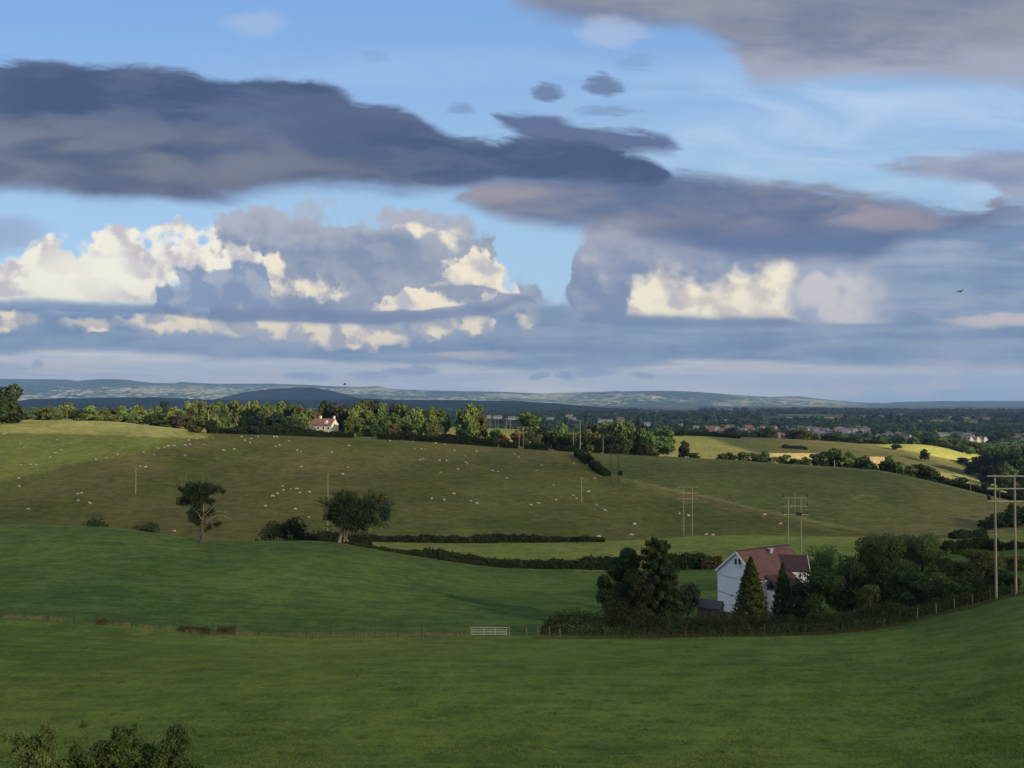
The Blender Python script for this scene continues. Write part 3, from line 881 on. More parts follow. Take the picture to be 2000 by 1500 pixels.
idx = np.arange(nA * nY).reshape(nA, nY)
Q = np.stack([idx[:-1, :-1], idx[1:, :-1], idx[1:, 1:], idx[:-1, 1:]], -1).reshape(-1, 4)
m_land, g_ = new_mat('land')
t = g_.new('ShaderNodeTexCoord')
at = g_.new('ShaderNodeAttribute', attribute_name='field')
geo = g_.new('ShaderNodeNewGeometry')
pos = geo.outputs['Position']
na = g_.noise(pos, 0.35, 6, 0.62)
nb = g_.noise(pos, 2.3, 5, 0.65)
nc = g_.noise(pos, 0.045, 4, 0.55)
mp = g_.new('ShaderNodeMapping')
g_.l.new(pos, mp.inputs[0])
mp.inputs['Rotation'].default_value = (0, 0, 0.25)
mp.inputs['Scale'].default_value = (0.12, 0.9, 1.0)
nd = g_.noise(mp.outputs[0], 1.0, 5, 0.6)
nh = g_.noise(pos, 8.0, 3, 0.7)
v = g_.m('ADD', g_.m('ADD', g_.m('MULTIPLY', na, 0.26), g_.m('MULTIPLY', nb, 0.20)), g_.m('ADD', g_.m('MULTIPLY', nc, 0.16), g_.m('ADD', g_.m('MULTIPLY', nd, 0.18), g_.m('MULTIPLY', nh, 0.20))))
c = g_.mix(1.0, at.outputs['Color'], g_.mix(g_.mr(v, 0.43, 0.57), (0.62, 0.70, 0.70), (1.40, 1.30, 1.24)), 'MULTIPLY')
# tussocks: small dark dots
vo = g_.new('ShaderNodeTexVoronoi', feature='F1')
g_.put(vo.inputs['Vector'], pos)
g_.put(vo.inputs['Scale'], 0.55)
vo.inputs['Randomness'].default_value = 1.0
tus = g_.m('MULTIPLY', g_.mr(vo.outputs['Distance'], 0.34, 0.10), g_.mr(na, 0.47, 0.58))
c = g_.mix(g_.m('MULTIPLY', tus, 0.6), c, (0.030, 0.044, 0.016))
fl = g_.noise(mp.outputs[0], 5.0, 3, 0.7)
c = g_.mix(g_.m('MULTIPLY', g_.mr(fl, 0.60, 0.72), 0.35), c, (0.20, 0.19, 0.09))
principled(g_, c, 1.0, g_.m('ADD', g_.m('ADD', g_.m('MULTIPLY', nb, 0.6), g_.m('MULTIPLY', nh, 0.5)), g_.m('ADD', na, nd)), 0.7, 0.28, 0.05)
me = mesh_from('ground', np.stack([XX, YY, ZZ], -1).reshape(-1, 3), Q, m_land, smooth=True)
ca = me.color_attributes.new('field', 'FLOAT_COLOR', 'POINT')
buf = np.ones((nA * nY, 4), dtype=np.float32)
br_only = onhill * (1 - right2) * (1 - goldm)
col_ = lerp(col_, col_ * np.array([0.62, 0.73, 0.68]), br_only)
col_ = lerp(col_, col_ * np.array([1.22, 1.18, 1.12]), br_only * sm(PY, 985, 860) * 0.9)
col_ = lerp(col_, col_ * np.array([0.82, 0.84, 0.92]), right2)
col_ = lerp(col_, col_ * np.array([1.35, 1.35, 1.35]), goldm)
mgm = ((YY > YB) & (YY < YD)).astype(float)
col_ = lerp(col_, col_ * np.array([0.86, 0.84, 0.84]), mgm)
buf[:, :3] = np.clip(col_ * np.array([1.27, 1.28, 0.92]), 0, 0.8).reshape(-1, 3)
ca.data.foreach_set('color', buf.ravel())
tag(link('ground', me), kind='structure')


# ------------------------------------------------------------------ far hills
def hills(name, crest, Y0, Yc, Y1, base, mat_, nx=700, ny=60, x0=-900, x1=2900, rough=10.0, seed=1, wood=0.0, terr=0.0):
    """a ridge from Y0 to Y1 with its crest at Yc, the crest line given on the photo"""
    xs = np.linspace(x0, x1, nx)
    cy_ = line(crest)(xs)
    a_, s_ = np.array([ray(x, y) for x, y in zip(xs, cy_)]).T
    zc = CAMZ + s_ * Yc
    tt = np.concatenate([np.linspace(0, 1, ny), 1 + np.linspace(0, 1, 12)[1:]])
    A2, T = np.meshgrid(a_, tt, indexing='ij')
    Yg = np.where(T <= 1, Y0 + (Yc - Y0) * T, Yc + (Y1 - Yc) * (T - 1))
    Xg = A2 * Yg
    prof = np.where(T <= 1, np.sin(T * math.pi / 2) ** 1.15, np.cos((T - 1) * math.pi / 2))
    Zg = base + (zc[:, None] - base) * prof
    env = np.where(T <= 1, np.sin(T * math.pi), 0)
    Zg = Zg + env * fbm(Xg, Yg, (Yc - Y0) * 0.55, 5, seed) * terr
    if wood:
        Zg = Zg + np.where(T <= 1.2, 1, 0) * (np.abs(fbm(Xg, Yg, rough * 6, 4, seed + 3)) * 2 * wood)
    ny2 = len(tt)
    idx = np.arange(nx * ny2).reshape(nx, ny2)
    Q = np.stack([idx[:-1, :-1], idx[1:, :-1], idx[1:, 1:], idx[:-1, 1:]], -1).reshape(-1, 4)
    me = mesh_from(name, np.stack([Xg, Yg, Zg], -1).reshape(-1, 3), Q, mat_, smooth=True)
    return tag(link(name, me), kind='structure')


m_far, g_ = new_mat('far_fields')
geo = g_.new('ShaderNodeNewGeometry')
pos = geo.outputs['Position']
px_, py_, pz_ = g_.sep(pos)
pv = g_.xyz(g_.m('MULTIPLY', px_, 0.001), g_.m('MULTIPLY', py_, 0.001), g_.m('MULTIPLY', pz_, 0.001))
dn = g_.noise(pv, 1.6, 4, 0.6, 0.0, out='Color')
vv = g_.new('ShaderNodeTexVoronoi', feature='F1')
ad = g_.new('ShaderNodeVectorMath', operation='ADD')
g_.l.new(pv, ad.inputs[0])
sc_ = g_.new('ShaderNodeVectorMath', operation='SCALE')
g_.l.new(dn, sc_.inputs[0])
sc_.inputs['Scale'].default_value = 0.35
g_.l.new(sc_.outputs[0], ad.inputs[1])
g_.l.new(ad.outputs[0], vv.inputs['Vector'])
vv.inputs['Scale'].default_value = 13.0
vr, vg, vb = g_.sep(vv.outputs['Color'])
big = g_.noise(pv, 0.55, 3, 0.5)
openm = g_.m('MULTIPLY', g_.mr(g_.m('ADD', big, g_.m('MULTIPLY', vr, 0.22)), 0.62, 0.66), g_.m('MULTIPLY', g_.mr(pz_, 400, 260), g_.mr(g_.m('DIVIDE', px_, py_), 0.46, 0.40)))  # right end held to the wood colour, its darkness standing in for shade
fieldc = g_.mix(g_.mr(vg, 0.3, 0.55), (0.15, 0.20, 0.075), (0.36, 0.33, 0.18))
fieldc = g_.mix(g_.mr(vb, 0.88, 0.92), fieldc, (0.55, 0.42, 0.24))
wood_shade_c = g_.mix(g_.mr(g_.noise(pv, 6.0, 4, 0.6), 0.4, 0.6), (0.022, 0.040, 0.020), (0.055, 0.085, 0.035))
wood_shade_c = g_.mix(g_.m('MULTIPLY', g_.mr(vb, 0.4, 0.6), 0.6), wood_shade_c, (0.085, 0.12, 0.05))
principled(g_, g_.mix(openm, wood_shade_c, fieldc), 1.0, g_.noise(pv, 60.0, 4, 0.6), 0.5, 12.0, 0.0)

m_wood, g_ = new_mat('far_wood')
geo = g_.new('ShaderNodeNewGeometry')
pv = geo.outputs['Position']
principled(g_, g_.mix(g_.mr(g_.noise(pv, 0.008, 5, 0.65), 0.4, 0.6), (0.010, 0.018, 0.012), (0.026, 0.040, 0.020)), 1.0, g_.noise(pv, 0.05, 4, 0.7), 0.7, 8.0, 0.0)

hills('far_hills', [(-900, 752), (-300, 746), (0, 740), (130, 741), (150, 744), (180, 741), (250, 743), (300, 749), (345, 749), (352, 746), (400, 749), (430, 750), (520, 750), (620, 753), (700, 756), (735, 754), (765, 760), (860, 763), (1000, 767), (1060, 769), (1140, 766), (1200, 765), (1290, 765), (1400, 769), (1500, 775), (1560, 774), (1620, 781), (1680, 786), (1725, 787), (1750, 785), (1850, 783), (1950, 787), (2000, 788), (2300, 784), (2900, 790)],
      11500, 15800, 17500, 0.0, m_far, nx=900, ny=90, terr=230, seed=4)
hills('wooded_hill', [(330, 812), (400, 784), (440, 775), (480, 766), (530, 760), (580, 757), (610, 757), (650, 764), (690, 775), (730, 786), (800, 812)],
      8200, 9300, 10500, -5.0, m_wood, nx=260, ny=40, x0=330, x1=800, rough=30, wood=10, terr=30, seed=7)
hills('wooded_ridge', [(-900, 790), (0, 788), (60, 780), (120, 779), (235, 778), (300, 777), (330, 779), (430, 782), (600, 782), (700, 780), (850, 782), (1000, 784), (1080, 789), (1150, 795), (1240, 801), (1400, 803), (1480, 800), (1560, 801), (1590, 797), (1640, 799), (1700, 804), (1850, 806), (2000, 802), (2900, 800)],
      5000, 6500, 8000, -5.0, m_wood, nx=900, ny=50, rough=30, wood=12, terr=26, seed=11)

# ------------------------------------------------------------------ air
hm, g_ = new_mat('haze_air')
vp = g_.new('ShaderNodeVolumePrincipled')
vp.inputs['Density'].default_value = 5.2e-5
vp.inputs['Color'].default_value = (0.34, 0.58, 1.0, 1)
vp.inputs['Anisotropy'].default_value = 0.1
o_ = g_.new('ShaderNodeOutputMaterial')
g_.l.new(vp.outputs[0], o_.inputs['Volume'])
hz_ = MB().box((0, 8000, 310), (60000, 22000, 660)).build('haze', hm)
tag(hz_, kind='stuff')


# ------------------------------------------------------------------ clouds overhead, outside the picture, whose shade lies on the land
mc_, g_ = new_mat('cloud_body')
tb = g_.new('ShaderNodeBsdfTransparent')
tl_ = g_.new('ShaderNodeBsdfTranslucent')
df = g_.new('ShaderNodeBsdfDiffuse')
for n_ in (tl_, df):
    n_.inputs[0].default_value = (0.85, 0.85, 0.87, 1)
m1 = g_.new('ShaderNodeMixShader')
m1.inputs[0].default_value = 0.5
g_.l.new(tl_.outputs[0], m1.inputs[1])
g_.l.new(df.outputs[0], m1.inputs[2])
m2 = g_.new('ShaderNodeMixShader')
g_.put(m2.inputs[0], g_.mr(g_.noise(g_.new('ShaderNodeTexCoord').outputs['Generated'], 5.0, 3, 0.5), 0.35, 0.6, 0.32, 0.42))
g_.l.new(tb.outputs[0], m2.inputs[1])
g_.l.new(m1.outputs[0], m2.inputs[2])
o_ = g_.new('ShaderNodeOutputMaterial')
g_.l.new(m2.outputs[0], o_.inputs['Surface'])


def shade_cloud(outline, alt, zg, wob, thick, seed):
    """a flat-based cloud at height alt; outline = the patch of land that it shades"""
    k = (alt - zg) / math.tan(SUN_EL)
    ox, oy = math.sin(SUN_AZ) * k, math.cos(SUN_AZ) * k
    P = [Vector((p[0] + ox, p[1] + oy)) for p in outline]
    fine = []
    for i in range(len(P)):
        a, b = P[i], P[(i + 1) % len(P)]
        n = max(2, int((b - a).length / (wob * 2.5)))
        for j in range(n):
            q = a.lerp(b, j / n)
            fine.append(q)
    c0 = sum(fine, Vector((0, 0))) / len(fine)
    rings, V_, F_ = [(1.0, 0.0), (0.985, 0.35), (0.9, 0.75), (0.6, 1.0), (0.25, 0.9)], [], []
    n = len(fine)
    for s_, hh in rings:
        for i, q in enumerate(fine):
            r = 1 + (hash_noise(np.array([i * 0.37 + 5]), np.array([hh * 7.0]), seed)[0] - 0.5) * wob / 260
            p = c0 + (q - c0) * s_ * r
            V_.append((p.x, p.y, alt + thick * hh * (0.7 + 0.6 * hash_noise(np.array([i * 0.5]), np.array([hh * 3.0]), seed + 5)[0])))
    V_.append((c0.x, c0.y, alt + thick))
    V_.append((c0.x, c0.y, alt))
    for r in range(len(rings) - 1):
        for i in range(n):
            F_.append((r * n + i, r * n + (i + 1) % n, (r + 1) * n + (i + 1) % n, (r + 1) * n + i))
    for i in range(n):
        F_.append(((len(rings) - 1) * n + i, (len(rings) - 1) * n + (i + 1) % n, len(V_) - 2))
        F_.append(((i + 1) % n, i, len(V_) - 1))
    me = mesh_from('cloud', V_, F_, mc_, smooth=True)
    return tag(link('cloud', me), kind='structure')


shade_cloud([(-420, -80), (420, -80), (420, 250), (170, 268), (150, 300), (120, 340), (60, 352), (0, 364), (-70, 366), (-128, 362), (-150, 342), (-260, 334), (-420, 334)], 720, 26, 14, 60, 3)
mc_far = 1
shade_cloud([(-5200, 760), (-800, 740), (-200, 700), (100, 640), (500, 720), (900, 700), (5200, 760), (5400, 8200), (1500, 9400), (-2500, 8800), (-5400, 8000)], 3500, 10, 160, 400, 9)

# ------------------------------------------------------------------ labels that single things out
LAND = [((395, 1000), 'the half dead oak'), ((690, 1000), 'the big dark double tree'), ((632, 828), 'the pink roofed cottage'), ((1345, 1000), 'the slim twin pole'),
        ((1200, 905), 'the dark twin pole'), ((1552, 1015), 'the triple armed twin pole'), ((265, 940), 'the lone pale pole'),
        ((1136, 955), 'the thin crossbar pole'), ((1490, 1130), 'the white house'), ((10, 790), 'the left edge tree'), ((400, 830), 'the two shadowed crest shrubs'),
        ((842, 822), 'the triangular crest conifer'), ((915, 815), 'the tall cypress clump'), ((1040, 825), 'the big round crest tree'), ((1337, 877), 'the golden field bush'),
        ((1843, 941), 'the little dark roofed cottage'), ((1908, 855), 'the cream gabled terrace'), ((1965, 1040), 'the tallest twin pole'), ((555, 1030), 'the big black thicket'),
        ((1133, 850), 'the tall single crest pole')]
ORD = ['closest', 'second closest', 'third closest', 'fourth closest', 'fifth closest', 'sixth closest', 'seventh closest', 'eighth closest', 'ninth closest', 'tenth closest',
       'eleventh closest', 'twelfth closest', 'thirteenth closest', 'fourteenth closest', 'fifteenth closest']
ORD2 = ['sixteenth', 'seventeenth', 'eighteenth', 'nineteenth', 'twentieth', 'twenty-first', 'twenty-second', 'twenty-third', 'twenty-fourth', 'twenty-fifth', 'twenty-sixth', 'twenty-seventh', 'twenty-eighth']
PENDING = []


def later(o, desc, cat, group, x, y):
    """the label is completed once every neighbour is known"""
    tag(o, desc, cat, group)
    PENDING.append((o, desc, x, y))


def finish_labels():
    groups = {}
    for o, desc, x, y in PENDING:
        def dist(L):
            return math.hypot((L[0][0] - x), (L[0][1] - y) * 1.6)
        L = min((l for l in LAND if dist(l) > 9), key=dist)
        dx_, dy_ = x - L[0][0], y - L[0][1]
        if abs(dx_) > 2.2 * abs(dy_):
            d = 'left of' if dx_ < 0 else 'right of'
        elif abs(dy_) > 2.2 * abs(dx_):
            d = 'above' if dy_ < 0 else 'below'
        else:
            d = ('above' if dy_ < 0 else 'below') + (' left of' if dx_ < 0 else ' right of')
        groups.setdefault((desc, d, L[1]), []).append((dist(L), o))
    for (desc, d, lm), v in groups.items():
        v.sort(key=lambda t: t[0])
        for i, (_d, o) in enumerate(v):
            if len(v) == 1:
                o['label'] = f"{desc} {d} {lm}"
            elif i < len(ORD):
                o['label'] = f"{desc} {ORD[i]} {d} {lm}"
            else:
                o['label'] = f"{desc} {ORD2[i - len(ORD)]} closest {d} {lm}"


# ------------------------------------------------------------------ foliage
def leaf_quads(P, N, size, rng, aspect=0.62, spread=0.75):
    n = len(P)
    r = rng.normal(size=(n, 3))
    nn = N + r * spread
    nn /= np.linalg.norm(nn, axis=1)[:, None] + 1e-9
    t = np.cross(nn, rng.normal(size=(n, 3)))
    t /= np.linalg.norm(t, axis=1)[:, None] + 1e-9
    b = np.cross(nn, t)
    s = (size * rng.uniform(0.6, 1.4, n))[:, None]
    V_ = np.stack([P + t * s, P + b * s * aspect, P - t * s * 0.9, P - b * s * aspect], 1).reshape(-1, 3)
    F_ = np.arange(n * 4).reshape(n, 4)
    return V_, F_


def lobes_points(lobes, n, rng, shell=0.72):
    """points in the outer shells of a set of ellipsoids (cx,cy,cz,rx,ry,rz)"""
    L = np.array(lobes, float)
    w = (L[:, 3] * L[:, 4] + L[:, 4] * L[:, 5] + L[:, 3] * L[:, 5])
    k = rng.choice(len(L), n, p=w / w.sum())
    d = rng.normal(size=(n, 3))
    d /= np.linalg.norm(d, axis=1)[:, None]
    r = shell + (1.05 - shell) * rng.random(n) ** 0.8
    jit = 1 + 0.12 * rng.normal(size=n)
    P = L[k, :3] + d * L[k, 3:] * (r * jit)[:, None]
    return P, d


def crown(kind, n, seed):
    """leaf points of a crown inside x,y in [-.5,.5], z in [0,1]"""
    rng = np.random.default_rng(seed)
    if kind == 'round':
        L = []
        for i in range(17):
            th, u = rng.uniform(0, 6.28), rng.random() ** 0.6
            z = rng.uniform(0.30, 0.86)
            rr = 0.33 * math.sqrt(max(0.05, 1 - ((z - 0.55) / 0.42) ** 2)) * u
            s = rng.uniform(0.13, 0.21)
            L.append((rr * math.cos(th), rr * math.sin(th), z, s, s, s * 0.85))
        return lobes_points(L, n, rng) + (rng,)
    if kind == 'full':      # leafy to the ground
        L = []
        for i in range(20):
            th, u = rng.uniform(0, 6.28), rng.random() ** 0.5
            z = rng.uniform(0.10, 0.88)
            rr = 0.34 * math.sqrt(max(0.08, 1 - ((z - 0.42) / 0.56) ** 2)) * u
            s = rng.uniform(0.12, 0.2)
            L.append((rr * math.cos(th), rr * math.sin(th), z, s, s, s * 0.8))
        return lobes_points(L, n, rng) + (rng,)
    if kind == 'tall':
        L = []
        for i in range(20):
            th, u = rng.uniform(0, 6.28), rng.random() ** 0.5
            z = rng.uniform(0.08, 0.92)
            rr = 0.30 * math.sqrt(max(0.10, 1 - ((z - 0.45) / 0.55) ** 2)) * u
            s = rng.uniform(0.14, 0.22)
            L.append((rr * math.cos(th), rr * math.sin(th), z, s, s, s * 0.55))
        return lobes_points(L, n, rng) + (rng,)
    if kind == 'conifer':
        z = rng.random(n) ** 1.25
        th = rng.uniform(0, 6.28, n)
        tier = 0.85 + 0.15 * np.sin(z * 60 + np.sin(th * 3) * 1.5) + 0.1 * np.sin(th * 7 + z * 30)
        R = 0.5 * (1 - z) ** 0.75 * tier * (0.62 + 0.38 * rng.random(n) ** 0.4)
        R = R * np.where(z < 0.1, 0.8 + 2 * z, 1)
        P = np.stack([R * np.cos(th), R * np.sin(th), z + 0.0], 1)
        N = np.stack([np.cos(th), np.sin(th), 0.5 + 0 * th], 1)
        return P, N, rng
    if kind == 'spruce':    # loose drooping boughs
        P, N = [], []
        nb = 70
        for i in range(nb):
            z0 = 0.06 + 0.9 * (i / nb) ** 0.9
            th = i * 2.4
            ln = 0.5 * (1 - z0) ** 0.42 * rng.uniform(0.7, 1.15)
            m_ = max(6, int(n * ln * 3.4 / nb))
            t = rng.random(m_) ** 0.7
            up = 0.10 * (t * ln * 2) - 0.10 * (t * ln * 2) ** 2
            wv = 0.10 * (1 - 0.5 * t) * ln * 2
            a = rng.uniform(-1, 1, m_) * wv
            P.append(np.stack([t * ln * math.cos(th) - a * math.sin(th), t * ln * math.sin(th) + a * math.cos(th), z0 + up + rng.normal(0, 0.018, m_)], 1))
            N.append(np.tile([math.cos(th) * 0.6, math.sin(th) * 0.6, 0.7], (m_, 1)))
        return np.concatenate(P), np.concatenate(N), rng
    raise ValueError(kind)


def limbs(mb, h, w, z0, rng, n=7, r0=0.04, m_=0):
    for i in range(n):
        th = rng.uniform(0, 6.28)
        zs = z0 + rng.uniform(0.0, 0.35) * h
        ln = rng.uniform(0.22, 0.40) * w
        p0 = Vector((0, 0, zs))
        p1 = p0 + Vector((math.cos(th) * ln * 0.5, math.sin(th) * ln * 0.5, 0.14 * h))
        p2 = p1 + Vector((math.cos(th + 0.3) * ln * 0.5, math.sin(th + 0.3) * ln * 0.5, 0.16 * h))
        mb.tube([p0, p1, p2], [r0 * 0.55, r0 * 0.35, r0 * 0.12], 5, m_)
    return mb


FARP = {}


def far_tree_mesh(kind, leaf, var, n=1500, size=0.058):
    key = (kind, leaf, var, n)
    if key not in FARP:
        P, N, rng = crown(kind, n, 100 + var * 13 + hash(kind) % 7 if False else 100 + var * 13 + len(kind))
        V_, F_ = leaf_quads(P, N, size, rng)
        mb = MB().tube([(0, 0, -0.05), (0.01, 0, 0.3), (0, 0.01, 0.7)], [0.035, 0.028, 0.012], 5)
        tv = np.array(mb.v)
        b = len(V_)
        V2 = np.concatenate([V_, tv])
        faces = [tuple(f) for f in F_.tolist()] + [tuple(i + b for i in f) for f in mb.f]
        FARP[key] = mesh_from(kind + '_tree', V2, faces, [M[leaf], M['bark']], [0] * len(F_) + [1] * len(mb.f))
    return FARP[key]


DESC = {'leaf_dark': 'dark green', 'leaf_mid': 'mid green', 'leaf_light': 'sunlit yellow green', 'leaf_blue': 'blue green', 'leaf_maroon': 'dull brown leaved', 'leaf_olive': 'olive green', 'leaf_hedge': 'blackish green',
        'leaf_gold': 'golden green', 'leaf_orange': 'tawny', 'leaf_near': 'light green', 'bramble': 'brown'}
_rt = random.Random(4)


def far_tree(x, top, base, w, kind, leaf, Y=None, group='trees along the crest and beyond', word=None):
    g0 = hit(x, base, 330, 900) if Y is None else at_y(x, Y)
    Yd = g0.y
    _, s_ = ray(x, top)
    h = CAMZ + s_ * Yd - g0.z
    wd = w / F * Yd * (1.3 if x < 1895 else 1.08)
    h = max(h, 1.0)
    me = far_tree_mesh(kind, leaf, _rt.randrange(4))
    nm = {'conifer': 'conifer', 'spruce': 'conifer', 'tall': 'tall_tree'}.get(kind, 'tree' if h > 3.4 else 'bush')
    o = link(nm, me, None, g0 + Vector((0, 0, -0.1)), _rt.uniform(0, 6.28), (wd, wd, h * 1.02))
    word = word or {'conifer': 'pointed conifer', 'spruce': 'loose conifer', 'tall': 'tall tree', 'round': 'round tree' if h > 3.4 else 'round bush', 'full': 'leafy tree' if h > 3.4 else 'bush'}[kind]
    later(o, f"{DESC[leaf]} {word}", {'conifer': 'conifer', 'spruce': 'conifer', 'tall_tree': 'tree', 'tree': 'tree', 'bush': 'bush'}[nm], group, x, (top + base) / 2)
    return o


D, Mi, Li, Bl, Ma, Ol, He, Or, Go = 'leaf_dark', 'leaf_mid', 'leaf_light', 'leaf_blue', 'leaf_maroon', 'leaf_olive', 'leaf_hedge', 'leaf_orange', 'leaf_gold'
